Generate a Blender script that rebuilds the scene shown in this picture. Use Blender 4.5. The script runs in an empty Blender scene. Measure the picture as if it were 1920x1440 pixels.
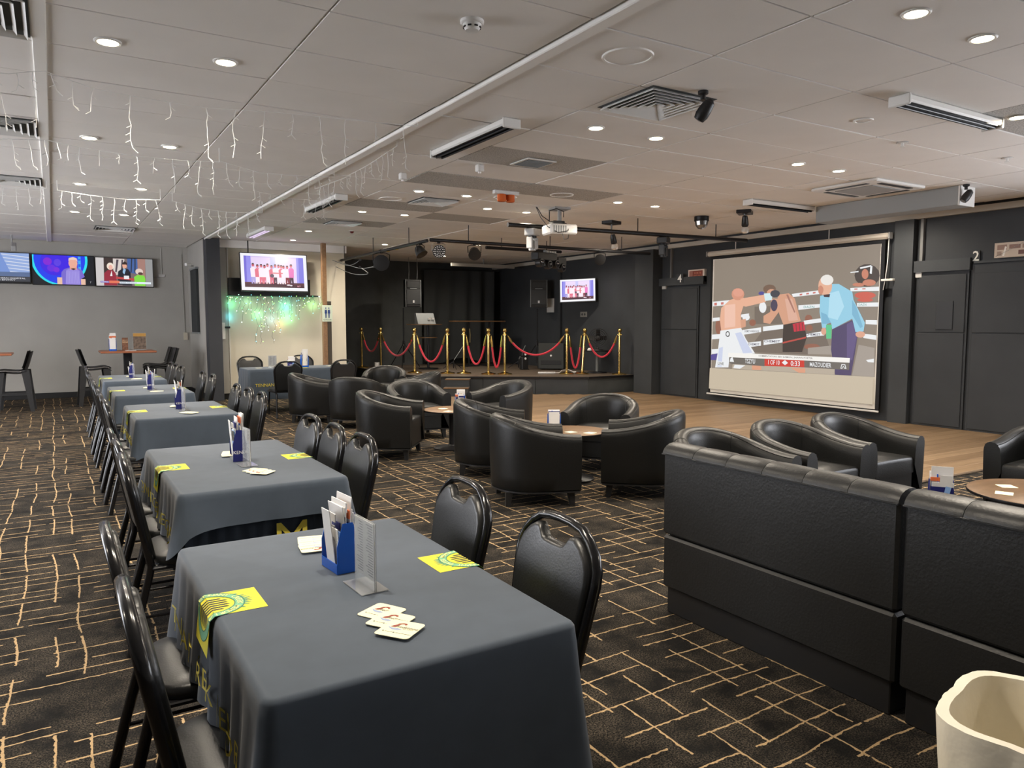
import bpy, math, random
from mathutils import Vector, Matrix
random.seed(7)
sc = bpy.context.scene
COL = sc.collection
PI = math.pi

# ------------------------------------------------------------------ camera
cam = bpy.data.cameras.new('camera'); camo = bpy.data.objects.new('camera', cam); COL.objects.link(camo)
cam.sensor_fit = 'HORIZONTAL'; cam.sensor_width = 36; cam.lens = 26.25
cam.clip_start = 0.05; cam.clip_end = 80
camo.location = (0, 0, 1.5)
camo.rotation_euler = (PI/2 - math.radians(4.7365), 0, -math.radians(31.4745))
sc.camera = camo

# ------------------------------------------------------------------ world, exposure
sc.view_settings.view_transform = 'Standard'; sc.view_settings.look = 'None'
sc.view_settings.gamma = 1.0; sc.view_settings.use_curve_mapping = False
EXPO = 0.4
sc.view_settings.exposure = EXPO
w = bpy.data.worlds.new('world'); sc.world = w; w.use_nodes = True
w.node_tree.nodes['Background'].inputs[0].default_value = (0.55, 0.6, 0.7, 1)
w.node_tree.nodes['Background'].inputs[1].default_value = 0.3
DOWN_W = 115.0        # watts of a downlight
FILL_E = 15.0          # brightness of the added glowing panes, out of view, that lift the ceiling
HC = 3.075           # ceiling height
XR = 10.55           # right wall
YB = 17.3            # back wall

# ------------------------------------------------------------------ helpers
class MB:
    def __init__(s): s.v = []; s.f = []; s.m = []
    def add(s, vs, fs, m=0, M=None):
        o = len(s.v)
        if M is not None: vs = [tuple(M @ Vector(p)) for p in vs]
        s.v += [tuple(p) for p in vs]
        for f in fs: s.f.append([i+o for i in f]); s.m.append(m)
        return s
    def bx(s, x0, x1, y0, y1, z0, z1, m=0, M=None):
        vs = [(x, y, z) for z in (z0, z1) for y in (y0, y1) for x in (x0, x1)]
        return s.add(vs, [(0,2,3,1),(4,5,7,6),(0,1,5,4),(2,6,7,3),(0,4,6,2),(1,3,7,5)], m, M)
    def rb(s, x0, x1, y0, y1, z0, z1, b=.01, m=0, M=None):
        # box with chamfered edges
        X=(x0,x1); Y=(y0,y1); Z=(z0,z1); vs=[]; id={}
        for i in (0,1):
            for j in (0,1):
                for k in (0,1):
                    sx,sy,sz=(1-2*i)*b,(1-2*j)*b,(1-2*k)*b
                    for a,p in enumerate(((X[i],Y[j]+sy,Z[k]+sz),(X[i]+sx,Y[j],Z[k]+sz),(X[i]+sx,Y[j]+sy,Z[k]))):
                        id[i,j,k,a]=len(vs); vs.append(p)
        fs=[]
        def q(l):
            c=[sum(vs[i][t] for i in l)/len(l) for t in range(3)]
            ctr=((x0+x1)/2,(y0+y1)/2,(z0+z1)/2)
            A=Vector(vs[l[1]])-Vector(vs[l[0]]); B=Vector(vs[l[2]])-Vector(vs[l[1]])
            n=A.cross(B)
            if n.dot(Vector(c)-Vector(ctr))<0: l=l[::-1]
            fs.append(l)
        for i in (0,1):
            q([id[i,0,0,0],id[i,1,0,0],id[i,1,1,0],id[i,0,1,0]])
            q([id[0,i,0,1],id[1,i,0,1],id[1,i,1,1],id[0,i,1,1]])
            q([id[0,0,i,2],id[1,0,i,2],id[1,1,i,2],id[0,1,i,2]])
        for i in (0,1):
            for j in (0,1):
                q([id[i,j,0,0],id[i,j,1,0],id[i,j,1,1],id[i,j,0,1]])
                q([id[i,0,j,0],id[i,1,j,0],id[i,1,j,2],id[i,0,j,2]])
                q([id[0,i,j,1],id[1,i,j,1],id[1,i,j,2],id[0,i,j,2]])
                for k in (0,1): q([id[i,j,k,0],id[i,j,k,1],id[i,j,k,2]])
        return s.add(vs, fs, m, M)
    def tube(s, path, r, n=8, closed=False, m=0, M=None, caps=True, flat=None):
        P=[Vector(p) for p in path]; k=len(P); vs=[]; fs=[]
        up=None
        for i in range(k):
            if closed: t=P[(i+1)%k]-P[i-1]
            else: t=P[min(i+1,k-1)]-P[max(i-1,0)]
            t=t.normalized() if t.length>1e-9 else Vector((0,0,1))
            if up is None:
                up=Vector((0,0,1)) if abs(t.z)<.9 else Vector((1,0,0))
            a=up-t*up.dot(t)
            if a.length<1e-6: a=Vector((1,0,0))-t*t.x
            a.normalize(); b=t.cross(a); up=a
            rr=r[i] if isinstance(r,(list,tuple)) else r
            for j in range(n):
                g=2*PI*j/n
                fa,fb=(1,1) if flat is None else flat
                vs.append(P[i]+a*(math.cos(g)*rr*fa)+b*(math.sin(g)*rr*fb))
        R=k if closed else k-1
        for i in range(R):
            for j in range(n):
                i2=(i+1)%k; j2=(j+1)%n
                fs.append((i*n+j,i2*n+j,i2*n+j2,i*n+j2)[::-1])
        if not closed and caps:
            fs.append(tuple(range(n))); fs.append(tuple(range((k-1)*n,k*n))[::-1])
        return s.add(vs, fs, m, M)
    def lathe(s, prof, n=16, c=(0,0,0), m=0, M=None, ax='z'):
        vs=[]; fs=[]; k=len(prof)
        for r,z in prof:
            for j in range(n):
                a=2*PI*j/n; x,y=r*math.cos(a),r*math.sin(a)
                p=(x,y,z) if ax=='z' else ((x,-z,y) if ax=='-y' else (z,x,y))
                vs.append((p[0]+c[0],p[1]+c[1],p[2]+c[2]))
        for i in range(k-1):
            for j in range(n):
                j2=(j+1)%n; fs.append((i*n+j,i*n+j2,(i+1)*n+j2,(i+1)*n+j))
        if prof[0][0]>1e-6: fs.append(tuple(range(n))[::-1])
        if prof[-1][0]>1e-6: fs.append(tuple(range((k-1)*n,k*n)))
        return s.add(vs, fs, m, M)
    def prism(s, poly, d0, d1, ax='z', m=0, M=None):
        # poly in 2D; ax z: (x,y); y: (x,z); x: (y,z)
        area=sum(poly[i-1][0]*poly[i][1]-poly[i][0]*poly[i-1][1] for i in range(len(poly)))
        if area<0: poly=poly[::-1]
        n=len(poly)
        def P(p,d): return (p[0],p[1],d) if ax=='z' else ((p[0],d,p[1]) if ax=='y' else (d,p[0],p[1]))
        vs=[P(p,d0) for p in poly]+[P(p,d1) for p in poly]
        fs=[tuple(range(n))[::-1], tuple(range(n,2*n))]+[(i,(i+1)%n,(i+1)%n+n,i+n) for i in range(n)]
        if ax=='y': fs=[f[::-1] for f in fs]
        return s.add(vs, fs, m, M)
    def grid(s, nu, nv, fn, m=0, M=None, closed=False, flip=False):
        vs=[fn(i/(nu if closed else nu-1), j/(nv-1)) for i in range(nu) for j in range(nv)]
        fs=[]
        for i in range(nu if closed else nu-1):
            for j in range(nv-1):
                i2=(i+1)%nu; f=(i*nv+j,i2*nv+j,i2*nv+j+1,i*nv+j+1)
                fs.append(f[::-1] if flip else f)
        return s.add(vs, fs, m, M)
    def mesh(s, name, mats, smooth=True, ang=35):
        me=bpy.data.meshes.new(name); me.from_pydata(s.v, [], s.f)
        for x in (mats if isinstance(mats,(list,tuple)) else [mats]): me.materials.append(x)
        if any(s.m): me.polygons.foreach_set('material_index', s.m)
        if smooth:
            me.shade_smooth(); me.set_sharp_from_angle(angle=math.radians(ang))
        me.update(); return me
    def build(s, name, mats, parent=None, loc=None, rot=None, smooth=True, ang=35):
        o=bpy.data.objects.new(name, s.mesh(name, mats, smooth, ang)); COL.objects.link(o)
        if parent: o.parent=parent
        if loc is not None: o.location=loc
        if rot is not None: o.rotation_euler=rot
        return o

def tag(o, label=None, cat=None, group=None, kind=None):
    if label: o['label']=label
    if cat: o['category']=cat
    if group: o['group']=group
    if kind: o['kind']=kind
    return o
def thing(name, label, cat, loc=(0,0,0), rz=0, group=None, rot=None):
    o=bpy.data.objects.new(name, None); COL.objects.link(o); o.empty_display_size=.1
    o.location=loc; o.rotation_euler=rot if rot else (0,0,rz)
    return tag(o,label,cat,group)
def struct(o): o['kind']='structure'; return o
def copy_tree(o, parent=None):
    c=o.copy(); COL.objects.link(c)
    if parent: c.parent=parent
    for ch in list(o.children): copy_tree(ch, c)
    return c
def place(o, label, loc, rz=0, group=None, rot=None):
    o.location=loc; o.rotation_euler=rot if rot else (0,0,rz); o['label']=label
    if group: o['group']=group
    return o
def smooth(pts,n=5):
    P=[Vector(p) for p in pts]; P=[P[0]*2-P[1]]+P+[P[-1]*2-P[-2]]; out=[]
    for i in range(1,len(P)-2):
        for k in range(n):
            t=k/n; a,b,c,d=P[i-1],P[i],P[i+1],P[i+2]
            out.append(tuple(.5*((2*b)+(c-a)*t+(2*a-5*b+4*c-d)*t*t+(3*b-a-3*c+d)*t**3)))
    out.append(tuple(P[-2])); return out
class Stock:
    'first use moves the original, later uses copy it with all its parts'
    def __init__(s, root): s.root=root; s.used=False
    def put(s, label, loc, rz=0, group=None, rot=None):
        o=copy_tree(s.root) if s.used else s.root
        s.used=True
        return place(o,label,loc,rz,group,rot)
def T(x=0,y=0,z=0): return Matrix.Translation((x,y,z))
def RX(a): return Matrix.Rotation(a,4,'X')
def RY(a): return Matrix.Rotation(a,4,'Y')
def RZ(a): return Matrix.Rotation(a,4,'Z')
TXT={}
def text_mb(mb, s, size, M, m=0, depth=0.0, align='CENTER', shear=0.0, bold=0.0, sx=1.0):
    'flat lettering: local x right, local y up, M maps local to the target'
    key=(s,size,depth,align,shear,bold)
    if key in TXT:
        VV,FF=TXT[key]; mb.add([(v[0]*sx,v[1],v[2]) for v in VV],FF,m,M); return mb
    cu=bpy.data.curves.new('lettering','FONT'); cu.body=s; cu.size=size; cu.align_x=align; cu.align_y='CENTER'
    cu.extrude=depth; cu.shear=shear; cu.offset=bold; cu.resolution_u=2
    ob=bpy.data.objects.new('lettering',cu)
    me=ob.to_mesh()
    VV=[(v.co.x,v.co.y,v.co.z) for v in me.vertices]; FF=[tuple(p.vertices) for p in me.polygons]
    ob.to_mesh_clear(); bpy.data.objects.remove(ob); bpy.data.curves.remove(cu)
    TXT[key]=(VV,FF)
    mb.add([(v[0]*sx,v[1],v[2]) for v in VV],FF,m,M)
    return mb

# ------------------------------------------------------------------ materials
def lin(c):
    return tuple(((x/255)/12.92 if x/255<=.04045 else ((x/255+.055)/1.055)**2.4) for x in c)
MATS={}
def mat(name, col, rough=.5, metal=0, spec=.5, var=0, vscale=8, bump=0, bscale=60, coat=0, trans=0, alpha=1, ior=1.45, sheen=0):
    if name in MATS: return MATS[name]
    M=bpy.data.materials.new(name); M.use_nodes=True; N=M.node_tree.nodes; L=M.node_tree.links
    b=N['Principled BSDF']; c=tuple(col)+(1,)
    b.inputs['Base Color'].default_value=c; b.inputs['Roughness'].default_value=rough
    b.inputs['Metallic'].default_value=metal; b.inputs['Specular IOR Level'].default_value=spec
    b.inputs['Coat Weight'].default_value=coat; b.inputs['Coat Roughness'].default_value=.12
    b.inputs['Transmission Weight'].default_value=trans; b.inputs['Alpha'].default_value=alpha; b.inputs['IOR'].default_value=ior
    b.inputs['Sheen Weight'].default_value=sheen
    tc=N.new('ShaderNodeTexCoord')
    if var:
        n=N.new('ShaderNodeTexNoise'); n.inputs['Scale'].default_value=vscale; n.inputs['Detail'].default_value=5
        L.new(tc.outputs['Object'],n.inputs['Vector'])
        r=N.new('ShaderNodeMapRange'); r.inputs['From Min'].default_value=.3; r.inputs['From Max'].default_value=.7
        r.inputs['To Min'].default_value=1-var; r.inputs['To Max'].default_value=1+var
        L.new(n.outputs['Fac'],r.inputs['Value'])
        h=N.new('ShaderNodeVectorMath'); h.operation='SCALE'; h.inputs[0].default_value=c[:3]
        L.new(r.outputs['Result'],h.inputs['Scale']); L.new(h.outputs['Vector'],b.inputs['Base Color'])
    if bump:
        n2=N.new('ShaderNodeTexNoise'); n2.inputs['Scale'].default_value=bscale; n2.inputs['Detail'].default_value=3
        L.new(tc.outputs['Object'],n2.inputs['Vector'])
        bp=N.new('ShaderNodeBump'); bp.inputs['Strength'].default_value=bump; bp.inputs['Distance'].default_value=.01
        L.new(n2.outputs['Fac'],bp.inputs['Height']); L.new(bp.outputs['Normal'],b.inputs['Normal'])
    MATS[name]=M; return M
def emit(col, k=1.0, name=None):
    'light-giving surface showing the sRGB colour col'
    name=name or 'lit_%02x%02x%02x_%g'%(tuple(col)+(k,))
    if name in MATS: return MATS[name]
    M=bpy.data.materials.new(name); M.use_nodes=True; N=M.node_tree.nodes; L=M.node_tree.links
    b=N['Principled BSDF']; b.inputs['Base Color'].default_value=(.01,.01,.01,1); b.inputs['Roughness'].default_value=.4
    b.inputs['Emission Color'].default_value=lin(col)+(1,); b.inputs['Emission Strength'].default_value=k*2**-EXPO
    MATS[name]=M; return M

class NG:
    'tiny node-graph writer'
    def __init__(s, name):
        s.M=bpy.data.materials.new(name); s.M.use_nodes=True; s.N=s.M.node_tree.nodes; s.L=s.M.node_tree.links; s.b=s.N['Principled BSDF']
        MATS[name]=s.M
    def sock(s, n, i, v):
        if isinstance(v,(int,float)): n.inputs[i].default_value=v
        elif isinstance(v,tuple): n.inputs[i].default_value=v
        else: s.L.new(v,n.inputs[i])
    def m(s, op, a, b=0.0, c=None, clamp=False):
        n=s.N.new('ShaderNodeMath'); n.operation=op; n.use_clamp=clamp
        s.sock(n,0,a); s.sock(n,1,b)
        if c is not None: s.sock(n,2,c)
        return n.outputs[0]
    def xyz(s, x, y, z=0.0):
        n=s.N.new('ShaderNodeCombineXYZ'); s.sock(n,0,x); s.sock(n,1,y); s.sock(n,2,z); return n.outputs[0]
    def pos(s):
        g=s.N.new('ShaderNodeNewGeometry'); p=s.N.new('ShaderNodeSeparateXYZ'); s.L.new(g.outputs['Position'],p.inputs[0])
        return g.outputs['Position'],p.outputs[0],p.outputs[1],p.outputs[2]
    def noise(s, vec, scale, detail=3, rough=.5):
        n=s.N.new('ShaderNodeTexNoise'); n.inputs['Scale'].default_value=scale; n.inputs['Detail'].default_value=detail; n.inputs['Roughness'].default_value=rough
        s.L.new(vec,n.inputs['Vector']); return n.outputs['Fac']
    def white(s, vec):
        n=s.N.new('ShaderNodeTexWhiteNoise'); n.noise_dimensions='3D'; s.L.new(vec,n.inputs['Vector']); return n.outputs['Value']
    def mix(s, f, a, b):
        n=s.N.new('ShaderNodeMix'); n.data_type='RGBA'; s.sock(n,0,f); s.sock(n,6,a); s.sock(n,7,b); return n.outputs[2]
    def rng(s, v, a, b, c=0.0, d=1.0):
        n=s.N.new('ShaderNodeMapRange'); s.sock(n,0,v); n.inputs[1].default_value=a; n.inputs[2].default_value=b; n.inputs[3].default_value=c; n.inputs[4].default_value=d
        return n.outputs[0]

def carpet_material():
    g=NG('carpet'); P,x,y,z=g.pos()
    lo=g.noise(P,1.1,2); fi=g.noise(P,34,2); fz=g.noise(P,260,2)
    wob=g.m('ADD',g.m('MULTIPLY',g.m('SUBTRACT',lo,.5),.10),g.m('MULTIPLY',g.m('SUBTRACT',fi,.5),.016))
    def family(u,v,sp,seg,thr,thick,seed):
        s=g.m('DIVIDE',g.m('ADD',v,wob),sp); row=g.m('FLOOR',s); fr=g.m('SUBTRACT',s,row)
        h=g.white(g.xyz(row,seed,1.3)); p=g.m('ADD',g.m('MULTIPLY',h,.64),.18)
        d=g.m('MULTIPLY',g.m('ABSOLUTE',g.m('SUBTRACT',fr,p)),sp)
        t=g.m('ADD',g.m('DIVIDE',u,seg),g.m('MULTIPLY',h,7.31)); sg=g.m('FLOOR',t); ft=g.m('SUBTRACT',t,sg)
        k=g.white(g.xyz(row,sg,seed+5.0)); k2=g.white(g.xyz(sg,row,seed+9.0))
        on=g.m('GREATER_THAN',k,thr)
        a=g.m('MULTIPLY',k2,.35); on=g.m('MULTIPLY',on,g.m('GREATER_THAN',ft,a))
        th=g.m('MULTIPLY',g.rng(fi,.3,.7,.55,1.4),thick)
        return g.m('MULTIPLY',on,g.m('LESS_THAN',d,th))
    A=family(x,y,.112,.62,.17,.0040,1.0); B=family(y,x,.150,.50,.28,.0045,2.0)
    line=g.m('MAXIMUM',A,B)
    mo=g.noise(P,5.5,4,.62)
    fs=g.noise(P,150,2,.7)
    k_=g.m('MULTIPLY',g.rng(mo,.36,.64,.08,1.0),g.rng(fs,.44,.60))
    base=g.mix(k_,(.0090,.0088,.0088,1),(.098,.080,.060,1))
    lc=g.mix(g.rng(fz,.3,.7),(.36,.235,.115,1),(.56,.41,.24,1))
    col=g.mix(line,base,lc)
    g.L.new(col,g.b.inputs['Base Color']); g.b.inputs['Roughness'].default_value=.95; g.b.inputs['Specular IOR Level'].default_value=.1
    bp=g.N.new('ShaderNodeBump'); bp.inputs['Strength'].default_value=.5; bp.inputs['Distance'].default_value=.006
    g.L.new(fz,bp.inputs['Height']); g.L.new(bp.outputs['Normal'],g.b.inputs['Normal'])
    return g.M
def wood_material(name, c0, c1, sx, sy, rough, spec=.5):
    g=NG(name); P,x,y,z=g.pos()
    v=g.xyz(g.m('MULTIPLY',x,sx),g.m('MULTIPLY',y,sy),g.m('MULTIPLY',z,max(sx,sy)))
    n=g.noise(v,1.0,6,.6); n2=g.noise(v,6.0,3,.6)
    oi=g.N.new('ShaderNodeObjectInfo')
    f=g.m('ADD',g.m('MULTIPLY',g.rng(n,.3,.7),.7),g.m('MULTIPLY',g.m('SUBTRACT',oi.outputs['Random'],.5),.55),clamp=True)
    c=g.mix(f,tuple(c0)+(1,),tuple(c1)+(1,)); c=g.mix(g.rng(n2,.5,.75,0,.35),c,tuple(q*.5 for q in c0)+(1,))
    g.L.new(c,g.b.inputs['Base Color']); g.b.inputs['Roughness'].default_value=rough; g.b.inputs['Specular IOR Level'].default_value=spec
    return g.M
def speckle_material(name, c0, c1, scale):
    g=NG(name); P,x,y,z=g.pos(); n=g.noise(P,scale,2)
    g.L.new(g.mix(g.rng(n,.45,.6),tuple(c0)+(1,),tuple(c1)+(1,)),g.b.inputs['Base Color']); g.b.inputs['Roughness'].default_value=.9
    return g.M
CARPET=carpet_material()
TILE=mat('ceiling_paint',(.83,.80,.77),.85,var=.05,vscale=.9,spec=.2)
TBAR=mat('ceiling_bar',(.86,.84,.81),.5,spec=.3)
VOID=mat('ceiling_void',(.03,.029,.028),.95)
SPECK=speckle_material('speckled_tile',(.36,.345,.325),(.56,.54,.51),90)
WGREY=mat('grey_wall_paint',(.37,.355,.325),.8,var=.06,vscale=1.3,spec=.25)
WCREAM=mat('cream_wall_paint',(.62,.565,.46),.75,var=.04,vscale=1.5,spec=.3)
WDARK=mat('charcoal_wall_paint',(.033,.036,.040),.6,var=.12,vscale=2.0,spec=.4)
WDARK2=mat('charcoal_panel_paint',(.042,.046,.050),.55,var=.12,vscale=2.0,spec=.4)
WBLACK=mat('stage_black_paint',(.065,.070,.070),.7,var=.15,vscale=3,spec=.3)
SKIRT=mat('black_skirting',(.012,.012,.013),.5)
COLDK=mat('column_charcoal',(.035,.037,.042),.6,var=.08,vscale=2)
TRIMW=mat('white_trim',(.66,.64,.60),.55)
BOARD=wood_material('dance_floor_board',(.165,.104,.056),(.28,.188,.108),.9,26,.5,.3)
STAGEW=wood_material('stage_board',(.085,.064,.048),(.15,.115,.085),1.2,24,.45,.4)
VINYL=mat('black_vinyl',(.011,.0115,.012),.36,spec=.55,bump=.06,bscale=160)
LEATHER=mat('black_leather',(.0085,.0088,.0088),.40,spec=.42,bump=.10,bscale=120)
LEATHER2=mat('black_booth_leather',(.0135,.014,.0145),.42,spec=.5,bump=.12,bscale=90)
BFAB=mat('black_fabric',(.028,.031,.032),.85,bump=.2,bscale=300)
FRAME=mat('black_gloss_frame',(.008,.008,.009),.2,spec=.42,coat=.12)
PLAST=mat('black_plastic',(.014,.014,.015),.42)
BLACKM=mat('black_metal',(.014,.014,.016),.4,metal=.3)
CLOTH=mat('slate_tablecloth',(.055,.072,.097),.75,var=.06,vscale=14,bump=.10,bscale=7,spec=.3,sheen=.15)
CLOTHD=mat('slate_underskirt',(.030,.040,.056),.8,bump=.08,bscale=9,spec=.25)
YELLOW=mat('print_yellow',(.74,.66,.035),.7)
GREENP=mat('print_green',(.16,.42,.24),.7)
GREEND=mat('print_dark_green',(.035,.17,.11),.7)
GOLDP=mat('print_gold',(.58,.48,.06),.7)
PRINTK=mat('print_black',(.03,.028,.025),.7)
CREAMC=mat('coaster_card',(.80,.76,.52),.7)
REDP=mat('print_rust',(.26,.05,.035),.7)
BLUEP=mat('print_pale_blue',(.28,.34,.50),.7)
BLUEH=mat('blue_plastic',(.008,.10,.52),.25,spec=.5)
NAVY=mat('navy_card',(.010,.014,.13),.5)
WHITEP=mat('white_paper',(.76,.75,.74),.7)
LBLUE=mat('pale_blue_card',(.25,.42,.75),.6)
ORANGP=mat('orange_print',(.70,.16,.05),.6)
ACRY=mat('clear_acrylic',(.93,.95,.96),.06,trans=.85,ior=1.46)
METW=mat('white_metal',(.74,.73,.71),.4)
CHROME=mat('chrome',(.75,.75,.76),.12,metal=1)
BRASS=mat('polished_brass',(.78,.56,.19),.16,metal=1)
ROPE=mat('red_velvet',(.52,.010,.035),.7,sheen=.4)
TOPW=wood_material('bar_table_top',(.30,.10,.045),(.42,.16,.08),3,20,.4)
ROUNDW=wood_material('round_table_top',(.115,.062,.026),(.21,.118,.055),4,22,.42,.35)
POSTW=wood_material('timber_post',(.20,.105,.045),(.33,.185,.085),30,30,.45)
BAG=mat('bin_liner',(.80,.74,.60),.45,spec=.4,bump=.35,bscale=18)
GREYP=mat('grey_plastic',(.33,.33,.33),.5)
GREYM=mat('grey_metal',(.22,.235,.24),.5,metal=.2)
DKGLASS=mat('dark_glass',(.01,.01,.012),.08)
LENS=mat('lamp_lens',(.90,.84,.82),.35)
AMBER=mat('amber_beacon',(.65,.13,.03),.25)
SOCK=mat('switch_plate',(.50,.49,.47),.5)
# ================================================================== the setting
XL, YF, YS = -5.0, -4.0, 18.2
struct(MB().bx(XL,XR,YF,YS,-.12,0).build('floor',CARPET))
# dance floor of long boards
STG=[(10.55,12.2),(9.3,12.2),(6.6,14.0),(6.35,14.9),(6.35,YS),(10.55,YS)]
dance=struct(MB().prism([(5.9,3.87),(10.53,3.87),(10.53,12.2),(9.3,12.2),(6.75,13.9),(5.9,13.9)],.001,.012).build('floor_dance',PLAST))
dance['label']='timber dance floor in front of the stage and screen'
y=3.85; i=0
while y<13.8:
    x1=10.53 if y+.18<12.2 else min(10.53,9.3-(y+.18-12.2)*1.5)-.01
    cuts=[5.88,6.9+1.9*((i*37%10)/10),8.6+1.6*((i*53%10)/10)+.3]
    cuts=[c for c in cuts if c<x1-.2]+[x1]
    for a,b in zip(cuts,cuts[1:]):
        MB().rb(a+.0015,b-.0015,y+.0015,y+.1785,.012,.032,.002).build('board',BOARD,dance,smooth=False)
    y+=.18; i+=1
# stage
stage=struct(MB().prism([(p[0],p[1]) for p in STG],.34,.38).build('stage',STAGEW,smooth=False))
stage['label']='low black corner stage with angled timber deck'
def seg_panel(name,a,b,z0,z1,t,m,parent,inset=.0):
    a=Vector(a); b=Vector(b); d=(b-a); L=d.length; ang=math.atan2(d.y,d.x)
    mb=MB(); mb.bx(.004,L-.004,inset,inset+t,z0,z1)
    return mb.build(name,m,parent,(a.x,a.y,0),(0,0,ang),smooth=False)
ST=[(6.35,YS),(6.35,14.9),(6.6,14.0),(9.3,12.2),(10.55,12.2)]
for k,(a,b) in enumerate(zip(ST,ST[1:])):
    m=WBLACK if k in(0,3) else WDARK2
    if k==2:
        A,B=Vector(a),Vector(b)
        for q in range(3):
            seg_panel('front_panel',A.lerp(B,q/3),A.lerp(B,(q+1)/3),0.001,.338,.02,m,stage,.03)
    else: seg_panel('front_panel',a,b,0.001,.338,.02,m,stage,.03)
    e=seg_panel('edge_trim',a,b,.345,.3835,.012,BLACKM,stage,-.014)
    d=Vector(b)-Vector(a); n=int(d.length/.62)
    for q in range(n):
        p=Vector(a).lerp(Vector(b),(q+.5)/n)
        MB().lathe([(.011,0),(.011,.004),(.006,.008),(0,.009)],8).build('trim_stud',CHROME,stage,(p.x,p.y+.02,.3835))
# two timber-edged steps
stp=struct(MB().bx(-.24,.24,-.29,.0,0.033,.345,0).bx(-.24,.24,-.55,-.29,0.033,.19,0).build('stage_steps',WDARK2,None,(7.05,13.60,0),(0,0,math.atan2(-1.8,2.7)),smooth=False))
stp['label']='two small charcoal steps against the front of the stage'
for y0,z0 in ((-.30,.345),(-.56,.19)): MB().rb(-.25,.25,y0,y0+.26,z0,z0+.014,.003).build('tread',STAGEW,stp); 
for y0,z0 in ((-.306,.345),(-.566,.19)): MB().bx(-.25,.25,y0,y0+.005,z0-.004,z0+.014).build('nosing',POSTW,stp)

def wall(name,x0,x1,y0,y1,z0,z1,m): return struct(MB().bx(x0,x1,y0,y1,z0,z1).build(name,m,smooth=False))
wall('wall_back',XL,2.49,YB,YB+.12,0,HC+.1,WGREY)
wall('wall_return',2.49,2.6,15.36,YB+.12,0,HC+.1,WGREY)
wall('wall_column',2.50,2.74,15.05,15.36,0,HC+.1,COLDK)
wall('wall_cream',2.74,5.28,15.36,15.46,0,HC+.1,WCREAM)
wall('wall_cream_return',5.18,5.28,15.46,YS,0,HC+.1,WBLACK)
wall('wall_stage',5.28,XR,YS,YS+.12,0,HC+.1,WBLACK)
wall('wall_right',XR,XR+.12,3.0,YS+.12,0,HC+.1,WDARK)
wall('baseboard_back',XL,2.49,YB-.016,YB,0,.11,SKIRT)
wall('baseboard_return',2.474,2.49,15.37,YB-.016,0,.11,SKIRT)
wall('baseboard_cream',2.745,5.28,15.342,15.36,0,.11,SKIRT)
# grey door-frame strip between column and cream wall
for k,(a,b,c) in enumerate(((2.745,2.86,15.30),(2.862,2.90,15.32),(2.915,2.935,15.335))): wall('trim_%d'%(k+1),a,b,c,15.36,.11,HC,WGREY if k<2 else TRIMW)
# bulkhead strips over cream wall and back wall
wall('trim_4',2.74,5.28,15.24,15.36,2.93,HC,TILE)
# right wall: cornice, pillars, doors, header rails
wall('cornice_right',XR-.07,XR,YF,YS,2.955,3.035,mat('cornice_paint',(.46,.43,.38),.6))
wall('trim_5',XR-.02,XR,YF,YS,3.035,HC,WDARK)
wall('wall_pillar_stage',XR-.25,XR,11.41,11.95,0,2.955,WDARK2)
wall('wall_pillar_screen',XR-.10,XR,6.17,6.45,0,2.955,WDARK2)
wall('wall_pillar_far',XR-.06,XR,14.9,15.15,0,2.955,WDARK)
wall('trim_6',XR-.09,XR,10.2,11.41,2.22,2.37,WDARK2)
wall('trim_7',XR-.07,XR,5.40,6.17,2.20,2.36,WDARK2)
wall('trim_8',XR-.05,XR,3.2,5.36,2.28,2.31,WDARK2)
for k,(a,b) in enumerate(((10.36,11.38),(5.42,6.12),(4.3,5.38))):
    d=struct(MB().bx(XR-.03,XR,a,b,.035,2.19 if k<2 else 2.27).build('door_%d'%(k+1),WDARK,smooth=False))
    MB().rb(XR-.045,XR-.03,a+.03,b-.03,1.36,2.15,.004).build('upper_panel',WDARK,d)
    MB().rb(XR-.045,XR-.03,a+.03,b-.03,.06,1.345,.004).build('lower_panel',WDARK,d)
wall('trim_9',XR-.05,XR,6.06,6.10,2.36,2.955,mat('grey_conduit',(.17,.17,.165),.5))
wall('trim_10',XR-.05,XR,11.1,11.13,2.37,2.955,MATS['grey_conduit'])
wall('trim_11',XR-.012,XR,10.46,11.35,.032,.045,TRIMW)
wall('trim_12',XR-.02,XR,4.95,5.35,.032,.05,TRIMW)
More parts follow.
